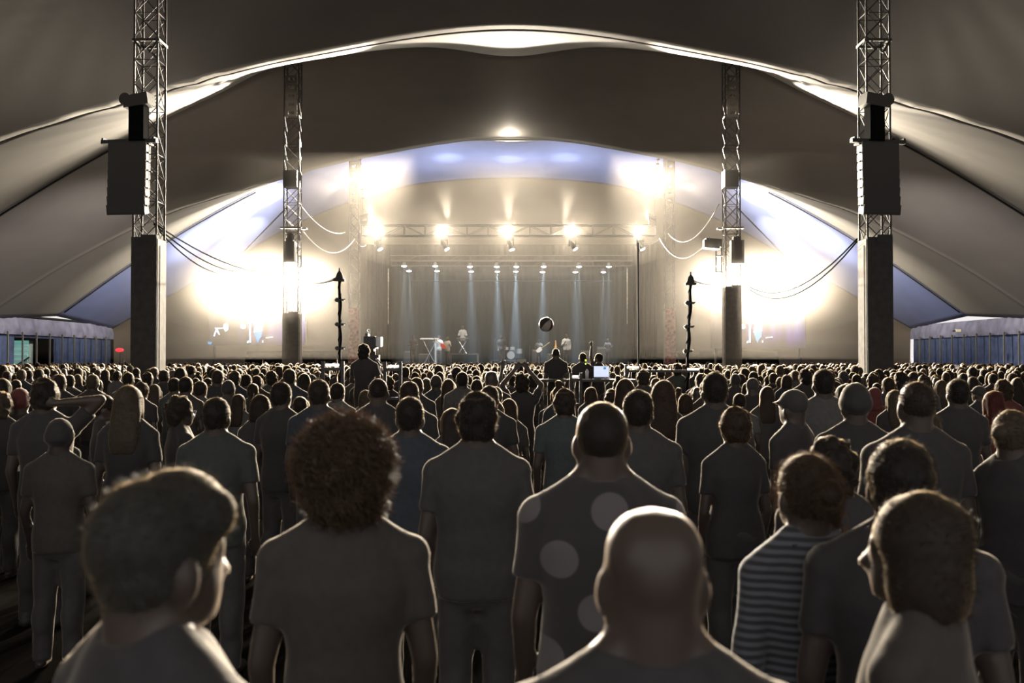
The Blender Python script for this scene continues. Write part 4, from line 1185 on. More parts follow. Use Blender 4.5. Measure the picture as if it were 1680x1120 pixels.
put(842, 615, 15.5, 'short', 0, hcol='dark', shirt='black', voxel=.012, pose='up1l', handmode='peace', label='person with a raised hand making a two-finger sign left of the telephone')
put(1088, 621, 44, 'long', -8, hcol='auburn', wom=True, shirt='black', voxel=.018, label='person with long wavy auburn hair under the tall thin pole')
put(1076, 643, 28, 'long', 0, hcol='auburn', wom=True, shirt='charcoal', label='long-haired person between the broad short-haired one and the wavy auburn one')
put(1124, 645, 27, 'bob', 0, hcol='auburn', wom=True, shirt='black', label='small person with bobbed hair right of the wavy auburn one')
put(1172, 609, 44, 'short', 0, hcol='black', shirt='black', voxel=.018, build=1.15, label='very tall dark broad person under the right wrapped pole')
put(1300, 637, 44, 'cap', 35, hcol='cap_grey', wom=True, shirt='charcoal', label='person in a peaked cap turned left at right of centre')
put(1350, 604, 36, 'short', 0, hcol='black', shirt='grey', voxel=.018, label='tall person in a grey T-shirt just left of the right loudspeaker mast')
put(1402, 627, 50, 'beanie', 0, hcol='cap_black', shirt='black', voxel=.016, label='person in a dark knitted hat at the foot of the right loudspeaker mast')
put(1434, 634, 25, 'hood', -20, hcol='knit_red', shirt='red', label='person in a bright red hood right of the right loudspeaker mast')
put(1570, 620, 36, 'short', 0, hcol='black', shirt='black', label='dark short-haired person right of the big close-cropped one')
put(1645, 621, 30, 'curly', 0, hcol='auburn', shirt='red', label='person with curly copper hair near the right edge')
put(1628, 639, 34, 'long', 15, hcol='red', wom=True, shirt='red', label='person with red hair in front of the copper-haired one')
put(34, 636, 32, 'beanie', 0, hcol='knit_red', shirt='brown', label='person in a dark red knitted cap at the left edge')
put(3, 640, 40, 'curly', 0, hcol='blond', shirt='black', label='person with thick fair curls cut by the left edge')
put(5, 619, 28, 'long', 0, hcol='brown', wom=True, shirt='black', label='brown long-haired person above the fair curls at the left edge')
put(428, 646, 38, 'bob', 0, hcol='brown', wom=True, shirt='charcoal', label='person with a smooth brown bob right of the rim-lit short-haired one')
put(463, 625, 34, 'short', -20, hcol='dark', shirt='black', label='dark person behind the smooth brown bob')
put(173, 646, 32, 'short', -70, hcol='dark', shirt='black', wom=True, label='dark-haired person in glasses looking right, left of the long fair hair')
put(175, 669, 32, 'bob', -30, hcol='brown', wom=True, shirt='black', label='bob-haired person below the one in glasses, left of the long fair hair')
put(233, 625, 25, 'mop', -20, hcol='brown', shirt='black', label='wavy-haired person looking past the long fair hair')
put(254, 629, 20, 'long', 0, hcol='blond', wom=True, shirt='black', label='fair person with long hair right of the left loudspeaker mast')
put(1466, 638, 27, 'long', 0, hcol='blond', wom=True, shirt='charcoal', label='fair long-haired person left of the big close-cropped one')
put(600, 639, 24, 'bob', 0, hcol='blond', wom=True, shirt='black', label='small fair bob-haired person left of the close-cropped one below the camera')

_strand = {}
def fringe(p, w):
    h = [c for c in p.children if c.name.startswith('hair')]
    if not h: return
    hm_ = h[0].data; mt = h[0].material_slots[0].material.name.replace('hair_', '')
    if mt not in STRAND: return
    if hm_.name not in _strand:
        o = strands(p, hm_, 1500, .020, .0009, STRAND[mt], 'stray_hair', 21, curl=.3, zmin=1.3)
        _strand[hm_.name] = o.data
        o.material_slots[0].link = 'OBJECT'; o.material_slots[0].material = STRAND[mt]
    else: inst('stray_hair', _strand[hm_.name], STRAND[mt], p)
for o in list(COL.objects):
    if o.name.startswith('person') and o not in (old, afro, stripe, dots, bald): fringe(o, 0)
# telephone in the raised hands, glasses, strap
def on_person(p, v): return p.matrix_basis @ Vector(v)
v = on_person(hands, (0, .215, 1.965))
m = MB(); m.box((0, 0, 0), (.15, .012, .075)); ph = m.build('telephone', M['black']); ph.location = v; tag(ph, 'telephone held up sideways over the crowd before the drums', 'telephone')
m = MB(); m.box((0, -.0075, 0), (.135, .003, .065)); m.build('display', mat('phone_display', (.1, .1, .1), .2, emit=(.9, .8, .5), estr=.08), ph)
def glasses(p):
    m = MB()
    for s in (-1, 1):
        m.tube([(s * .034 + .026 * math.cos(a), .112, 1.636 + .022 * math.sin(a)) for a in np.linspace(0, 2 * math.pi, 13)], .003, 5)
        m.bar((s * .06, .108, 1.64), (s * .086, .0, 1.637), .003, 5)
    m.bar((-.01, .114, 1.64), (.01, .114, 1.64), .003, 5)
    m.build('glasses', M['black'], p)
glasses(spec296)
sp_ = Soup()
m = MB()
pts = [(.105, .10, 1.38), (.10, .0, 1.490), (.04, -.07, 1.475), (.01, -.125, 1.40), (-.05, -.140, 1.28), (-.10, -.135, 1.15), (-.15, -.09, 1.02), (-.20, .0, .93)]
pts = [(-x, y, z) for x, y, z in pts]
for i in range(len(pts) - 1):
    a, b = Vector(pts[i]), Vector(pts[i + 1]); m.box((a + b) / 2, (.030, .008, (b - a).length * 1.08), (math.atan2((b - a).y, -(b - a).z) if i > 1 else 1.2, math.atan2(-(b - a).x, -(b - a).z) if i > 1 else 0, 0))
m.build('bag_strap', M['black'], stripe)

# stray hair that catches the backlight on the nearest heads
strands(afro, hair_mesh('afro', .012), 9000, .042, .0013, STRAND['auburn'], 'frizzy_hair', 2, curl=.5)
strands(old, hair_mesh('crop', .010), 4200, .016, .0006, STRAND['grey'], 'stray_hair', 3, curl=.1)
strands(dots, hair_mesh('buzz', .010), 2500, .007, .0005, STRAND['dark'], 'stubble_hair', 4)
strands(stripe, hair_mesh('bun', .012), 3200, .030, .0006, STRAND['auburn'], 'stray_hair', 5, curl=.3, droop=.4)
# loose locks at the nape and beside the ears of the striped one
rr = random.Random(8)
for s in (-1, 1):
    m = MB()
    for k in range(90):
        x = s * rr.uniform(.062, .098); y = rr.uniform(-.05, .03); z = rr.uniform(1.56, 1.66)
        pts = [(x, y, z)]
        for j in range(1, 6): pts.append((x + s * rr.uniform(-.004, .010) * j * .7, y - .003 * j, z - (.026 + rr.random() * .006) * j * (1.15 if s < 0 else .7)))
        m.tube(pts, .0022, 4, .0008, cap=False)
m.build('loose_locks', STRAND['auburn'], stripe)
# ------------- further named heads read off the picture: place, top, width, hair, colour
MID = [(27, 622, 17, 'short', 'brown'), (98, 613, 22, 'short', 'brown'), (114, 614, 17, 'short', 'dark'), (128, 613, 16, 'bob', 'blond'), (153, 613, 21, 'short', 'blond'), (146, 628, 20, 'mop', 'dark'),
       (211, 610, 19, 'short', 'dark'), (243, 609, 20, 'mop', 'dark'), (253, 602, 15, 'short', 'blond'), (270, 606, 17, 'short', 'brown'), (287, 619, 20, 'short', 'dark'), (306, 617, 23, 'short', 'dark'),
       (330, 624, 22, 'short', 'brown'), (345, 630, 19, 'mop', 'dark'), (357, 606, 20, 'short', 'brown'), (375, 623, 22, 'beanie', 'cap_black'), (386, 607, 22, 'mop', 'brown'), (405, 613, 18, 'short', 'dark'),
       (415, 628, 20, 'pony', 'brown'), (392, 645, 22, 'long', 'auburn'), (438, 598, 9, 'short', 'dark'), (475, 604, 22, 'short', 'brown'), (499, 611, 23, 'long', 'dark'), (445, 607, 21, 'curly', 'dark'), (422, 615, 17, 'short', 'brown'),
       (555, 627, 24, 'short', 'dark'), (637, 615, 22, 'curly', 'auburn'), (684, 618, 23, 'short', 'brown'), (699, 620, 18, 'bob', 'blond'), (716, 615, 19, 'beanie', 'cap_black'), (736, 620, 22, 'long', 'auburn'),
       (749, 601, 18, 'short', 'black'), (758, 609, 21, 'short', 'black'), (807, 608, 21, 'bald', 'dark'), (918, 622, 24, 'topbun', 'auburn'), (1026, 619, 32, 'long', 'auburn'), (1112, 595, 18, 'curly', 'dark'),
       (1055, 606, 23, 'mop', 'brown'), (1213, 644, 22, 'short', 'dark'), (1225, 627, 19, 'bob', 'brown'), (1235, 619, 22, 'cap', 'cap_grey'), (1258, 632, 26, 'long', 'auburn'), (1290, 614, 19, 'bob', 'brown'),
       (1320, 604, 23, 'curly', 'black'), (1280, 618, 14, 'short', 'blond'), (1304, 607, 14, 'short', 'blond'), (1268, 611, 15, 'short', 'brown'), (1457, 618, 21, 'short', 'brown'), (1478, 608, 26, 'curly', 'black'), (1459, 626, 20, 'beanie', 'cap_black'),
       (1498, 609, 18, 'short', 'dark'), (1515, 614, 22, 'mop', 'brown'), (1543, 622, 21, 'long', 'blond'), (1552, 610, 14, 'short', 'brown'), (1595, 617, 18, 'bob', 'brown'), (1605, 632, 20, 'cap', 'cap_grey'), (1628, 612, 14, 'short', 'dark'), (1660, 611, 16, 'short', 'brown'),
       (1668, 618, 20, 'long', 'brown'), (12, 608, 14, 'short', 'brown'), (36, 605, 15, 'short', 'blond'), (65, 604, 15, 'short', 'dark'), (46, 596, 8, 'short', 'brown'), (180, 602, 13, 'curly', 'blond'), (193, 607, 15, 'mop', 'dark')]
LAND = [('the left loudspeaker mast', 226, 20), ('the left middle mast', 462, 30), ('the left wrapped pole', 557, 14), ('the camera operator', 600, 30), ('the guitarist in the pale jacket', 735, 30), ('the raised telephone', 852, 20),
        ('the bald crew member', 912, 22), ('the open laptop', 985, 16), ('the tall thin pole', 1047, 14), ('the right wrapped pole', 1125, 14), ('the right middle mast', 1193, 26), ('the right loudspeaker mast', 1422, 24),
        ('the long fair hair', 212, 0), ('the lit doorway in the left wall', 78, 22), ('the left video screen', 400, 60), ('the right video screen', 1250, 70), ('the blue right wall', 1610, 60)]
HN = {'bald': 'bald', 'buzz': 'close-cropped', 'short': 'short-haired', 'crop': 'short-haired', 'long': 'long-haired', 'bob': 'bob-haired', 'curly': 'curly-haired', 'afro': 'frizzy-haired', 'bun': 'bun-wearing', 'pony': 'pony-tailed',
      'cap': 'peaked-cap', 'beanie': 'knitted-hat', 'hat': 'brimmed-hat', 'hood': 'hooded', 'topbun': 'top-knotted', 'mop': 'tousled'}
CN = {'dark': 'dark', 'black': 'black', 'brown': 'brown', 'auburn': 'auburn', 'blond': 'fair', 'grey': 'grey', 'red': 'red', 'knit_red': 'red', 'cap_black': 'dark', 'cap_grey': 'dark'}
AUTO = []    # objects whose labels are written once all are placed
shirts = ['black', 'black', 'charcoal', 'navy', 'brown', 'green', 'grey', 'black', 'blue', 'charcoal', 'teal', 'brown', 'pale']
for i, (px, top, w, h, c) in enumerate(MID):
    wom = h in ('long', 'bob', 'bun', 'pony', 'topbun')
    d, s = fit(px, top, w, h)
    p = at(px, top, d)
    # step back a little where somebody already stands
    for _ in range(14):
        if all((p.x - q[0]) ** 2 + (d - q[1]) ** 2 > .40 ** 2 for q in PLACED): break
        d += .12; p = at(px, top, d)
    s = min(1.12, max(.84, (EYE - (top - 590) * d / FPX) / HAIR[h][0]))
    rr = random.Random(i)
    o = person((p.x, d, 0), s, R(rr.gauss(0, 14)), h, c, shirts[i % len(shirts)], rr.choice((0, 0, 1, 2)), 'stand', wom, 'short', voxel=.022, label='x')
    PLACED.append((p.x, d, px, top, w)); AUTO.append((o, px, d, h, c))

# ------------- the rest of the packed crowd
def clear(x, y):
    for sx in (-1, 1):
        if abs(x - sx * MAST_X) < .75 and min(abs(y - 26), abs(y - 43)) < .75: return False
    if y < 26 and y > 16.0 and abs(x - at(597, 0, 17.5).x) < .95 and abs(y - 17.6) < 1.1: return False
    if 20.2 < y < 23.6 and -.2 < x < 2.6: return False
    return True
rr = random.Random(5)
cells = {}
def near(x, y, r):
    cx, cy = int(x // 1), int(y // 1)
    for i in (-1, 0, 1):
        for j in (-1, 0, 1):
            for q in cells.get((cx + i, cy + j), ()):
                if (x - q[0]) ** 2 + (y - q[1]) ** 2 < r * r: return True
    return False
for q in PLACED: cells.setdefault((int(q[0] // 1), int(q[1] // 1)), []).append(q)
cand = []
y = 4.2
KEEP = [(965, 1002, 21.3), (895, 975, 20.6), (578, 632, 17.0), (1036, 1056, 21), (548, 566, 21), (1118, 1136, 21), (888, 905, 21)]
while y < 60.5:
    step = .52 if y < 30 else .60
    lim = min(26.3, .535 * y + .6)
    x = -lim + rr.random() * .5
    while x < lim:
        X = x + rr.uniform(-.16, .16); Y = y + rr.uniform(-.20, .20)
        x += .56 if y < 30 else .62
        if not clear(X, Y) or near(X, Y, .42): continue
        s = min(1.03, max(.86, rr.gauss(.955, .042)))
        h = rr.choice(('short', 'short', 'short', 'long', 'long', 'bob', 'mop', 'curly', 'pony', 'beanie', 'cap', 'buzz', 'topbun', 'bald', 'short'))
        zt = s * HAIR[h][0]; px = 840 + X / Y * FPX; top = 590 + (EYE - zt) / Y * FPX; w = HAIR[h][1] * s * FPX / Y
        if Y < 22:
            bad = False
            for q in PLACED:
                if abs(q[2] - px) < (q[4] + w) * .5 and top < q[3] + q[4] * .8 and q[1] > Y - .3: bad = True; break
                # nobody new squeezes in front of the heads read off the picture
                if q[1] > Y and abs(q[2] - px) < (q[4] * .5 + w * 1.3) and top < q[3] + q[4] * 1.1: bad = True; break
            for a, b, dd in KEEP:
                if Y < dd and a - w * .6 < px < b + w * .6 and top < 632: bad = True
            if bad: continue
            if Y < 7.5 and not (px < 150 or px > 1560 or 240 < px < 480): continue
        cells.setdefault((int(X // 1), int(Y // 1)), []).append((X, Y))
        cand.append((Y, X, s, h, px, top, w))
    y += step
cand.sort()
N_IND = 300 - len(PLACED) - 14
hair_cols = ['dark', 'dark', 'brown', 'brown', 'black', 'auburn', 'blond', 'dark']
for i, (Y, X, s, h, px, top, w) in enumerate(cand[:N_IND]):
    wom = h in ('long', 'bob', 'bun', 'pony', 'topbun')
    c = {'beanie': 'cap_black', 'cap': 'cap_grey'}.get(h) or rr.choice(hair_cols)
    o = person((X, Y, 0), s, R(rr.gauss(0, 16)), h, c, rr.choice(shirts), rr.choice((0, 0, 1, 2)), 'stand', wom, 'short', voxel=.022, label='x')
    AUTO.append((o, px, Y, h, c))
far = cand[N_IND:]

def crowd_mesh():
    protos = []
    for h, wom, pose in (('short', False, 'stand'), ('long', True, 'stand'), ('bob', True, 'stand'), ('curly', False, 'stand'), ('beanie', False, 'stand'), ('mop', True, 'stand'), ('short', False, 'up1'), ('short', False, 'up1l'), ('bald', False, 'stand')):
        parts = [(body_mesh(pose, wom, .055, 'fist'), 0, .95), (shirt_mesh(pose, wom, .060, 'short'), 1, .95)]
        if h != 'bald': parts.append((hair_mesh(h, .040), 2, 0))
        V, Fc, Mi = [], [], []
        for me, mi, zc in parts:
            n0 = len(V)
            co = [tuple(v.co) for v in me.vertices]
            for p in me.polygons:
                if all(co[k][2] > zc for k in p.vertices): Fc.append(tuple(k + n0 for k in p.vertices)); Mi.append(mi)
            V += co
        used = sorted({k for f in Fc for k in f}); mp = {k: i for i, k in enumerate(used)}
        V = np.array([V[k] for k in used]); Fc = [tuple(mp[k] for k in f) for f in Fc]
        protos.append((h, V, Fc, Mi))
    by = {}
    for i, p in enumerate(protos): by.setdefault(p[0], []).append(i)
    VV, FF, MM = [], [], []; n0 = 0
    for Y, X, s, h, px, top, w in far:
        if h not in by: h = rr.choice(('short', 'mop', 'bob', 'long'))
        k = by[h][0]
        if h == 'short' and rr.random() < .035: k = rr.choice(by['short'][1:])
        _, V, Fc, Mi = protos[k]
        a = rr.gauss(0, .3); ca, sa = math.cos(a), math.sin(a)
        W_ = np.empty_like(V); W_[:, 0] = (V[:, 0] * ca - V[:, 1] * sa) * s + X; W_[:, 1] = (V[:, 0] * sa + V[:, 1] * ca) * s + Y; W_[:, 2] = V[:, 2] * s
        VV.append(W_); FF += [tuple(q + n0 for q in f) for f in Fc]
        hc = 2 + rr.choice((0, 0, 0, 1, 1, 2)); sc = rr.choice((1, 1, 5, 6))
        MM += [0 if m_ == 0 else (sc if m_ == 1 else hc) for m_ in Mi]
        n0 += len(V)
    me = bpy.data.meshes.new('crowd')
    VV = np.concatenate(VV)
    me.from_pydata(VV.tolist(), [], FF)
    for m_ in (SKINS[0], SHIRTS['black'], HAIRS['dark'], HAIRS['brown'], HAIRS['blond'], SHIRTS['charcoal'], SHIRTS['brown']): me.materials.append(m_)
    me.polygons.foreach_set('material_index', MM); me.polygons.foreach_set('use_smooth', [True] * len(MM))
    o = bpy.data.objects.new('crowd', me); COL.objects.link(o)
    tag(o, 'far packed crowd of small rim-lit heads reaching to the stage', 'crowd', kind='stuff')
    print('far people', len(far), 'verts', len(VV), 'individuals', len(PLACED) + N_IND)
crowd_mesh()

# labels for the many: hair, depth, nearest landmark; what nothing tells apart shares one label and one group
def land(px):
    best = min((l for l in LAND if l[2]), key=lambda l: abs(l[1] - px))
    dx = px - best[1]
    word = 'below' if abs(dx) <= best[2] * .7 else ('just left of' if dx < 0 else 'just right of')
    if abs(dx) > 60: word = 'well left of' if dx < 0 else 'well right of'
    return word, best[0]
buckets = {}
for o, px, d, h, c in AUTO:
    vis = -60 < px < 1740
    word, l = land(px)
    col = CN[c] if h not in ('bald', 'cap', 'beanie', 'hood') else ''
    base = ('%s %s head' % (col, HN[h])).strip() + ' %s %s' % (word, l)
    buckets.setdefault(base, []).append((d, px, o))
for base, L in buckets.items():
    L.sort(key=lambda t: t[0])
    for k, (d, px, o) in enumerate(L):
        if len(L) == 1: o['label'] = base
        elif k == 0: o['label'] = base + ', nearest such'
        elif k == len(L) - 1: o['label'] = base + ', farthest such'
        elif len(L) == 3: o['label'] = base + ', between two alike'
        else: o['label'] = base + ', %s nearest such' % nth[min(k, 7)]
        o['group'] = 'people of the packed crowd'
# ---------------------------------------------------------------- crew platform, camera, poles, ball
def deck(px, y, w, dpt, h, label):
    x = at(px, 0, y).x; root = empty('crew_platform', (x, y, 0)); tag(root, label, 'platform', 'crew platforms')
    m = MB(); m.box((0, 0, h - .04), (w, dpt, .08)); m.build('top', M['ply'], root)
    for sx in (-1, 1):
        for sy in (-1, 1):
            m = MB(); m.box((sx * (w / 2 - .05), sy * (dpt / 2 - .05), (h - .08) / 2), (.06, .06, h - .08)); m.build('leg', M['alu'], root)
    return x
cx1 = deck(600, 17.6, 1.5, 1.9, .42, 'small platform under the camera operator')
cx2 = 1.25; root = empty('crew_platform', (cx2, 21.9, 0)); tag(root, 'platform under the two crew members by the laptop', 'platform', 'crew platforms')
m = MB(); m.box((0, 0, .41), (2.6, 3.0, .08)); m.build('top', M['ply'], root)
for sx in (-1, 1):
    for sy in (-1, 1):
        m = MB(); m.box((sx * 1.2, sy * 1.4, .185), (.06, .06, .37)); m.build('leg', M['alu'], root)
op, d_, s_ = place(597, 562, 21, 'curly', .45, hcol='black', shirt='black', voxel=.018, pose='play', yaw=R(-12), smin=.9) if False else (None, 0, 0)
def crew(px, top, y, g, hair, label, **kw):
    p = at(px, top, y); s = (p.z - g) / HAIR[hair][0]
    return person((p.x, y, g), s, kw.pop('yaw', 0), hair=hair, label=label, group=None, **kw)
op = crew(598, 563, 17.3, .42, 'curly', 'camera operator in black standing on a platform above the crowd', hcol='black', shirt='black', voxel=.018, pose='play', yaw=R(-14))
c1 = crew(912, 571, 21.0, .45, 'buzz', 'bald crew member in black rising above the crowd beside the laptop', hcol='black', shirt='black', voxel=.018, neck=1.15)
c2 = crew(956, 578, 21.2, .45, 'short', 'crew member in black with two fingers held up behind the head, left of the laptop', hcol='black', shirt='black', voxel=.018, pose='stand')
# two fingers held up behind that head by a neighbour
v = at(956, 578, 21.6)
pe = person((v.x + .34, 21.65, .45), .93, R(55), 'short', 'black', 'black', 0, 'up1l', label='crew member half hidden, holding two fingers up behind a colleague', voxel=.012, handmode='peace')
# antenna-like glowing stick above the bald crew member
a, b = at(912, 569, 21.3), at(911.5, 558, 21.3)
m = MB(); m.tube([a, b], .016, 8, .010); m.box(a, (.04, .04, .04)); tag(m.build('glow_stick', mat('amber_stick', (.5, .25, .05), .4, emit=(1, .5, .12), estr=.5)), 'short amber stick standing up behind the bald crew member', 'stick')
# little yellow-green badge lights
b0 = at(961, 594, 20.95)
m = MB(); m.box((0, 0, .04), (.035, .02, .04)); m.box((0, 0, -.03), (.03, .02, .03)); o = m.build('radio_light', mat('radio_glow', (.3, .4, .05), .4, emit=(.7, .9, .1), estr=1.2)); o.location = b0; tag(o, 'two tiny yellow-green lights on the neck of a crew member', 'light')

# television camera on a pedestal
def tvcam():
    c = at(607, 562, 17.9)
    root = empty('television_camera', (c.x, 17.9, .42)); tag(root, 'black television camera with a pale box beside the operator', 'camera')
    z = c.z - .42
    m = MB(); m.box((.02, 0, z), (.20, .46, .22)); m.box((.02, .34, z + .01), (.16, .24, .16)); m.box((-.03, -.1, z + .14), (.05, .25, .05)); m.box((.02, -.1, z - .13), (.16, .3, .05))
    m.build('body', M['black'], root)
    m = MB(); m.box((.17, -.02, z + .02), (.09, .28, .17)); m.box((.17, -.02, z - .06), (.07, .20, .03)); m.build('side_unit', M['white_plastic'], root)
    m = MB(); m.cyl((.02, .46, z), (.02, .62, z), .075, 16, .085); m.build('lens', M['black'], root)
    m = MB(); m.ball((-.02, 0, z + .19), (.03, .03, .05)); m.box((-.02, 0, z + .13), (.02, .03, .1)); m.build('tally_arm', M['chrome'], root)
    m = MB(); m.cyl((.05, 0, z - .15), (.05, 0, .75), .055, 12, .075); m.box((.09, 0, z - .28), (.16, .16, .12)); m.box((.14, -.1, z - .42), (.12, .1, .07)); m.bar((.12, -.1, z - .3), (.26, -.38, z - .42), .014); m.build('pedestal', M['black'], root)
    m = MB(); m.ball((.14, -.14, z - .30), .028); m.ball((.19, -.15, z - .34), .025); m.box((.2, -.1, z - .5), (.03, .05, .10)); m.build('control_knob', M['chrome'], root)
    for k in range(3):
        a = k * 2.094
        m = MB(); m.bar((.05, 0, .8), (.05 + .38 * math.cos(a), .38 * math.sin(a), .03), .022); m.build('leg', M['black'], root)
tvcam()

# poles wrapped in cable
def wrapped(px0, py0, px1, y, label, group, r=.045, clamps=(), knob=True, wrap=True, lean=True):
    top = at(px0, py0, y); x1 = at(px1, 600, y).x
    root = empty('scaffold_pole', (x1, y, 0)); tag(root, label, 'pole', group)
    tx = top.x - x1
    k = 16; pts = []
    for i in range(k + 1):
        t = i / k
        pts.append((tx * (t ** 1.4) if lean else tx * t, 0, top.z * t))
    m = MB(); m.tube(pts, r * .7, 8); m.build('tube', M['black'], root)
    if wrap:
        m = MB(); w = []
        for i in range(400):
            t = .2 + .76 * i / 399; w.append((tx * (t ** 1.4) + r * .55 * math.cos(i * .16), r * .55 * math.sin(i * .16), top.z * t))
        m.tube(w, .017, 6); m.tube([(tx * (.2 + .76 * j / 60) ** 1.4 + .020 + .016 * math.sin(j * .42), -.03, top.z * (.2 + .76 * j / 60)) for j in range(61)], .024, 6); m.build('wrapped_cable', M['cable'], root)
    for c in clamps:
        t = (at(0, c, y).z) / top.z
        m = MB(); m.box((tx * t ** 1.4, 0, top.z * t), (.20, .10, .045)); m.box((tx * t ** 1.4 - .05, 0, top.z * t), (.06, .12, .09)); m.bar((tx * t ** 1.4 + .05, 0, top.z * t), (tx * t ** 1.4 + .13, 0, top.z * t + .02), .015)
        m.build('clamp', M['black'], root)
    if knob:
        m = MB(); m.tube([(tx, 0, top.z - .16), (tx, 0, top.z - .02), (tx, 0, top.z + .03)], .10, 10, .02); m.box((tx, 0, top.z - .17), (.24, .12, .05)); m.bar((tx, 0, top.z), (tx, 0, top.z + .1), .02); m.build('cap_fitting', M['black'], root)
wrapped(557, 447, 558, 22.0, 'black pole wrapped in cable at left, with three clamps', 'wrapped poles', clamps=(492, 532, 571))
wrapped(1133, 453, 1124, 22.0, 'leaning black pole wrapped in cable at right, with three clamps', 'wrapped poles', clamps=(497, 536, 576))
wrapped(1046.5, 398, 1047.5, 22.0, 'tall thin plain black pole right of the stage', 'wrapped poles', r=.032, knob=False, wrap=False, lean=False)

# beach ball
c = at(896, 532, 22.0)
ball = empty('beach_ball', c); tag(ball, 'dark striped beach ball in the air over the crowd', 'ball'); ball.rotation_euler = (.7, .5, .3)
M['ball_dark'] = mat('ball_dark', (.02, .012, .012), .35, transl=.1); M['ball_red'] = mat('ball_plum', (.05, .016, .018), .35, transl=.3); M['ball_white'] = mat('ball_white', (.3, .28, .25), .25, transl=.1)
for k in range(6):
    m = MB(); vs = []; n = 8; q = 12
    for i in range(q + 1):
        th = math.pi * i / q
        for j in range(n + 1):
            ph = 2 * math.pi * (k + j / n) / 6; r = .163
            vs.append((r * math.sin(th) * math.cos(ph), r * math.sin(th) * math.sin(ph), r * math.cos(th)))
    m.add(vs, [(i * (n + 1) + j, (i + 1) * (n + 1) + j, (i + 1) * (n + 1) + j + 1, i * (n + 1) + j + 1) for i in range(q) for j in range(n)])
    o = m.build('panel', (M['ball_dark'], M['ball_white'], M['ball_red'])[k % 3], ball, smooth=True)
m = MB(); m.cyl((0, 0, .158), (0, 0, .17), .02, 10); m.build('valve', M['ball_white'], ball)

# desk with the laptop
lp = at(985.5, 610, 21.0)
desk = empty('desk', (1.45, 20.75, .45)); tag(desk, 'dark desk in front of the crew members, laptop on it', 'desk')
dz = lp.z - .14 - .45
m = MB(); m.box((0, 0, dz - .03), (2.2, .6, .05)); m.build('top', M['black'], desk)
for sx in (-1, 1):
    for sy in (-1, 1):
        m = MB(); m.box((sx * 1.05, sy * .26, (dz - .05) / 2), (.05, .05, dz - .05)); m.build('leg', M['black'], desk)
lap = empty('laptop', (lp.x, 20.75, lp.z - .14)); tag(lap, 'open laptop with a bright white-blue display in the crowd', 'laptop')
m = MB(); m.box((0, -.05, .01), (.34, .24, .02)); m.build('keyboard', M['black'], lap)
m = MB(); m.box((0, .085, .15), (.34, .012, .25)); lid = m.build('lid', M['black'], lap)
dm = bpy.data.materials.new('laptop_display'); dm.use_nodes = True; nt = dm.node_tree; b = nt.nodes['Principled BSDF']
tc = nt.nodes.new('ShaderNodeTexCoord'); br = nt.nodes.new('ShaderNodeTexBrick'); br.inputs['Scale'].default_value = 30; br.inputs['Color1'].default_value = (.72, .80, 1, 1); br.inputs['Color2'].default_value = (.62, .72, 1, 1); br.inputs['Mortar'].default_value = (.35, .42, .6, 1)
mp = nt.nodes.new('ShaderNodeMapping'); mp.inputs['Rotation'].default_value = (math.pi / 2, 0, 0)
nt.links.new(tc.outputs['Object'], mp.inputs[0]); nt.links.new(mp.outputs[0], br.inputs['Vector']); nt.links.new(br.outputs['Color'], b.inputs['Emission Color']); b.inputs['Emission Strength'].default_value = .95
m = MB(); m.box((0, .077, .15), (.315, .004, .225)); m.build('display', dm, lap)
m = MB(); m.box((.07, .073, .22), (.055, .003, .045)); m.build('blue_window', mat('display_window', (.05, .2, .4), .4, emit=(.03, .22, .42), estr=1), lap)
# bottle
bt = at(963, 606, 20.8)
bo = empty('bottle', (bt.x, 20.8, lp.z - .14)); tag(bo, 'pale plastic bottle standing left of the laptop', 'bottle')
m = MB(); m.tube([(0, 0, 0), (0, 0, .16)], .035, 12); m.tube([(0, 0, .16), (0, 0, .20)], .035, 12, .014); m.build('body', M['white_plastic'], bo, smooth=True)
m = MB(); m.cyl((0, 0, .20), (0, 0, .225), .016, 10); m.build('lid', M['black'], bo)

# dark rails with glowing bars that stand for glints on case lids
M['tube'] = mat('painted_glint', (1, .95, .85), .4, emit=(1, .93, .82), estr=1.6)  # key 'tube' is the painted glint on the bars, not a lamp
def railing(px0, px1, py, y, label, glints, group):
    x0, x1 = at(px0, 0, y).x, at(px1, 0, y).x; z = at(0, py, y).z
    root = empty('railing', ((x0 + x1) / 2, y, 0)); tag(root, label, 'railing', group)
    w = x1 - x0
    m = MB(); m.box((0, 0, z - .03), (w, .08, .05)); m.box((0, 0, z - .5), (w, .04, .04)); m.build('rail', M['black'], root)
    for s in (-1, 1):
        m = MB(); m.box((s * (w / 2), 0, (z + .10) / 2), (.055, .055, z + .10)); m.build('post', M['black'], root)
    for a, b, tp in glints:
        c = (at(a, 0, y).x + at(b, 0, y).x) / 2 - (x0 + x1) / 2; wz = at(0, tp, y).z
        m = MB(); m.tube([(c - (at(b, 0, y).x - at(a, 0, y).x) / 2, -.05, wz), (c + (at(b, 0, y).x - at(a, 0, y).x) / 2, -.05, wz)], .020, 8); m.build('glint_bar', M['tube'], root)
railing(532, 564, 602, 16.2, 'dark rail with a painted white glint, left of the camera operator', [(537, 559, 598.5)], 'crew railings')
railing(633, 658, 603, 16.2, 'dark rail with a short painted glint, right of the camera operator', [(639, 656, 600.5)], 'crew railings')
railing(1026, 1156, 606, 19.4, 'long dark rail with two painted glints, right of the laptop', [(1027, 1046, 602.5), (1125, 1148, 605.5)], 'crew railings')
railing(936, 952, 620, 19.0, 'short rail with a painted glint under the laptop', [(938, 948, 617.5)], 'crew railings')

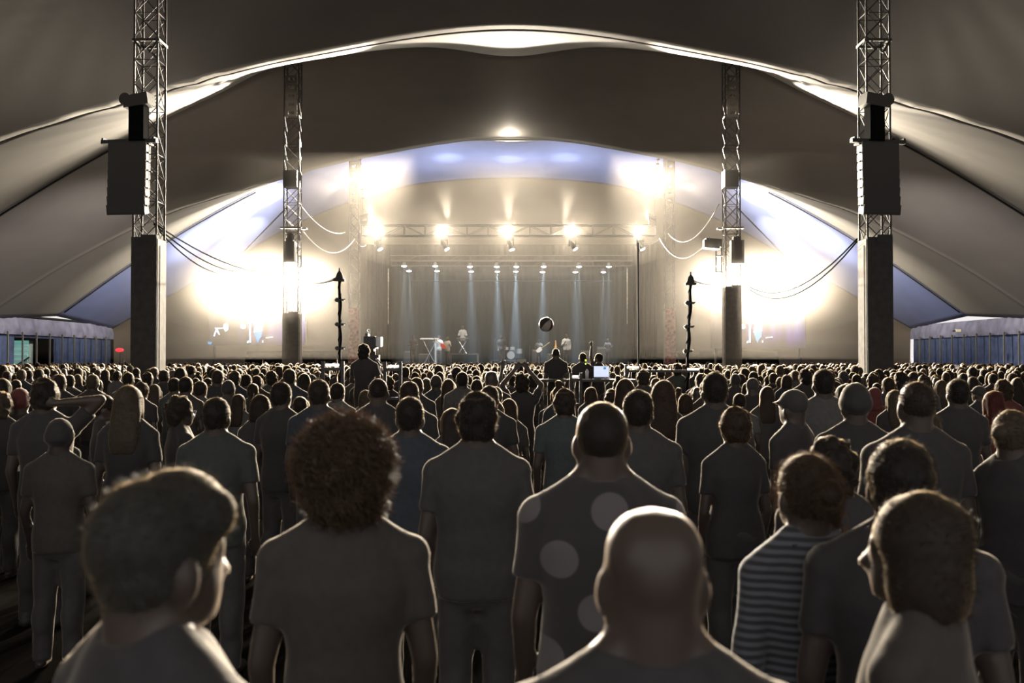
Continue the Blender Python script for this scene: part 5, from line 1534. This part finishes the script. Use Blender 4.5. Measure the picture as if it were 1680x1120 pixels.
# band on the stage
def band(px, pyt, y, hair, label, floor=DECK, **kw):
    p = at(px, pyt, y); s = max(.8, min(1.15, (p.z - floor) / HAIR[hair][0]))
    return person((p.x, y, floor), s, kw.pop('yaw', math.pi), hair=hair, label=label, group='musicians on the stage', voxel=.026, **kw)
band(678, 549, 66.5, 'buzz', 'bald musician in black at the left end of the stage', hcol='dark', shirt='black', pose='play')
band(666, 560, 67.5, 'short', 'musician in dark clothes behind the bald one at left', hcol='dark', shirt='black') if False else None
band(720, 540.5, 69.6, 'mop', 'keyboard player in a white shirt behind the guitarist', hcol='brown', shirt='white', sleeve='long', pose='play')
band(734, 552, 66.8, 'long', 'guitarist in a pale jacket bending over a red guitar', hcol='blond', shirt='cream', sleeve='long', pose='guitar', yaw=R(150))
band(759, 534, 70.9, 'short', 'white-shirted player standing high on the riser', DECK + .78, hcol='blond', shirt='white', sleeve='long', pose='play')
band(823, 543, 67.2, 'topbun', 'musician in dark clothes left of the drum kit', hcol='brown', shirt='black', skin=0, pose='stand')
band(841, 566, 71.5, 'short', 'drummer seated behind the cymbals', DECK - .2, hcol='brown', shirt='grey', pose='play')
band(884, 556, 67.2, 'short', 'guitarist in dark clothes right of the drum kit', hcol='dark', shirt='grey', pose='guitar')
band(929, 540, 66.6, 'short', 'singer with white sleeves and a black waistcoat right of the beach ball', hcol='auburn', shirt='white', sleeve='long', pose='drink')
band(997, 555, 67.0, 'long', 'dim long-haired musician at the right end of the stage', hcol='dark', shirt='charcoal', pose='guitar', wom=True)

# outside the left opening: a lit lorry side with steps, seen through the gap in the wall
m = MB(); m.box((-35.5, 60, 2.2), (.3, 26, 4.4)); m.box((-31.5, 70.0, 2.2), (8, .3, 4.4)); m.box((-31.5, 60, 4.4), (8, 24, .1))  # dark backing added to stand for the night beyond the gap
o = m.build('added_night_backing', mat('night_backing', (.015, .02, .018), .9, spec=.1)); tag(o, kind='structure')
lor = empty('louvred_cabin', (-29.6, 59.8, 0)); tag(lor, 'pale louvred cabin glowing cyan in the opening of the left tent wall', 'cabin')
M['cyan'] = mat('cyan_panel', (.45, .62, .60), .5)
m = MB(); m.box((0, 0, 1.55), (1.4, .5, 3.1)); m.build('shell', M['cyan'], lor)
for k in range(9):
    m = MB(); m.box((0, -.29, .35 + k * .31), (1.3, .06, .16), (.5, 0, 0)); m.build('louvre', M['white_plastic'], lor)
m = MB(); m.bar((-.6, -.4, 1.2), (.8, -.4, 2.1), .05); m.build('handrail', M['black'], lor)
lamp('outside_lamp', (-29.2, 56.6, 3.4), 160, (.45, 1.0, .9), 'SPOT', (-29.6, 59.8, 1.6), .1, 70, .6)
tb = empty('outside_tube_light', (-29.2, 56.6, 3.55)); tag(tb, 'small greenish lamp outside the left opening', 'lamp')
m = MB(); m.box((0, 0, 0), (.5, .12, .08)); m.build('housing', M['black'], tb)
m = MB(); m.box((0, 0, -.05), (.4, .08, .03)); m.build('diffuser', mat('cool_tube', (.7, .9, .8), .4, emit=(.6, .95, .8), estr=2), tb)
# red lamp by the left mast
p = at(196, 574, 50)
r_ = empty('red_light', p); tag(r_, 'small red glowing light left of the left loudspeaker mast', 'light')
m = MB(); m.ball((0, 0, 0), (.22, .1, .10)); m.build('lens', mat('red_glow', (.5, .02, .02), .4, emit=(1, .04, .06), estr=1.3), r_)
m = MB(); m.box((0, .12, 0), (.3, .14, .2)); m.bar((0, .12, -.1), (0, .12, -p.z), .03); m.build('stand', M['black'], r_)
# small lamp high on the right wall
p = at(1572, 542, 56)
r_ = empty('wall_lamp', p); tag(r_, 'small yellowish lamp at the top of the right tent wall', 'lamp')
m = MB(); m.box((0, 0, 0), (.26, .12, .14)); m.build('diffuser', mat('wall_lamp_glow', (.8, .7, .45), .4, emit=(.9, .8, .5), estr=.5), r_)
m = MB(); m.box((-.2, .05, -.02), (.16, .1, .08)); m.build('bracket', M['black'], r_)
# tent tops beyond the right crowd
for k, (px, py, w) in enumerate(((1567, 601, 1.5), (1606, 606, 1.4), (1655, 609, 1.5))):
    p = at(px, py - 3, 40); x = p.x
    m = MB(); h = p.z; m.add([(-w / 2, -.6, 1.0), (w / 2, -.6, 1.0), (w / 2, .6, 1.0), (-w / 2, .6, 1.0), (.0, 0, h), (-w / 2, -.6, h - .28), (w / 2, -.6, h - .28), (w / 2, .6, h - .28), (-w / 2, .6, h - .28)],
        [(0, 1, 6, 5), (1, 2, 7, 6), (2, 3, 8, 7), (3, 0, 5, 8), (5, 6, 4), (6, 7, 4), (7, 8, 4), (8, 5, 4)])
    for sx in (-1, 1):
        for sy in (-1, 1): m.bar((sx * w / 2, sy * .6, 0), (sx * w / 2, sy * .6, 1.1), .03)
    o = m.build('sun_canopy', M['valance']); o.location = (x, 40, 0); tag(o, 'pale pointed canopy over the crowd by the right wall, %s from the left' % nth[k], 'canopy', 'small canopies')
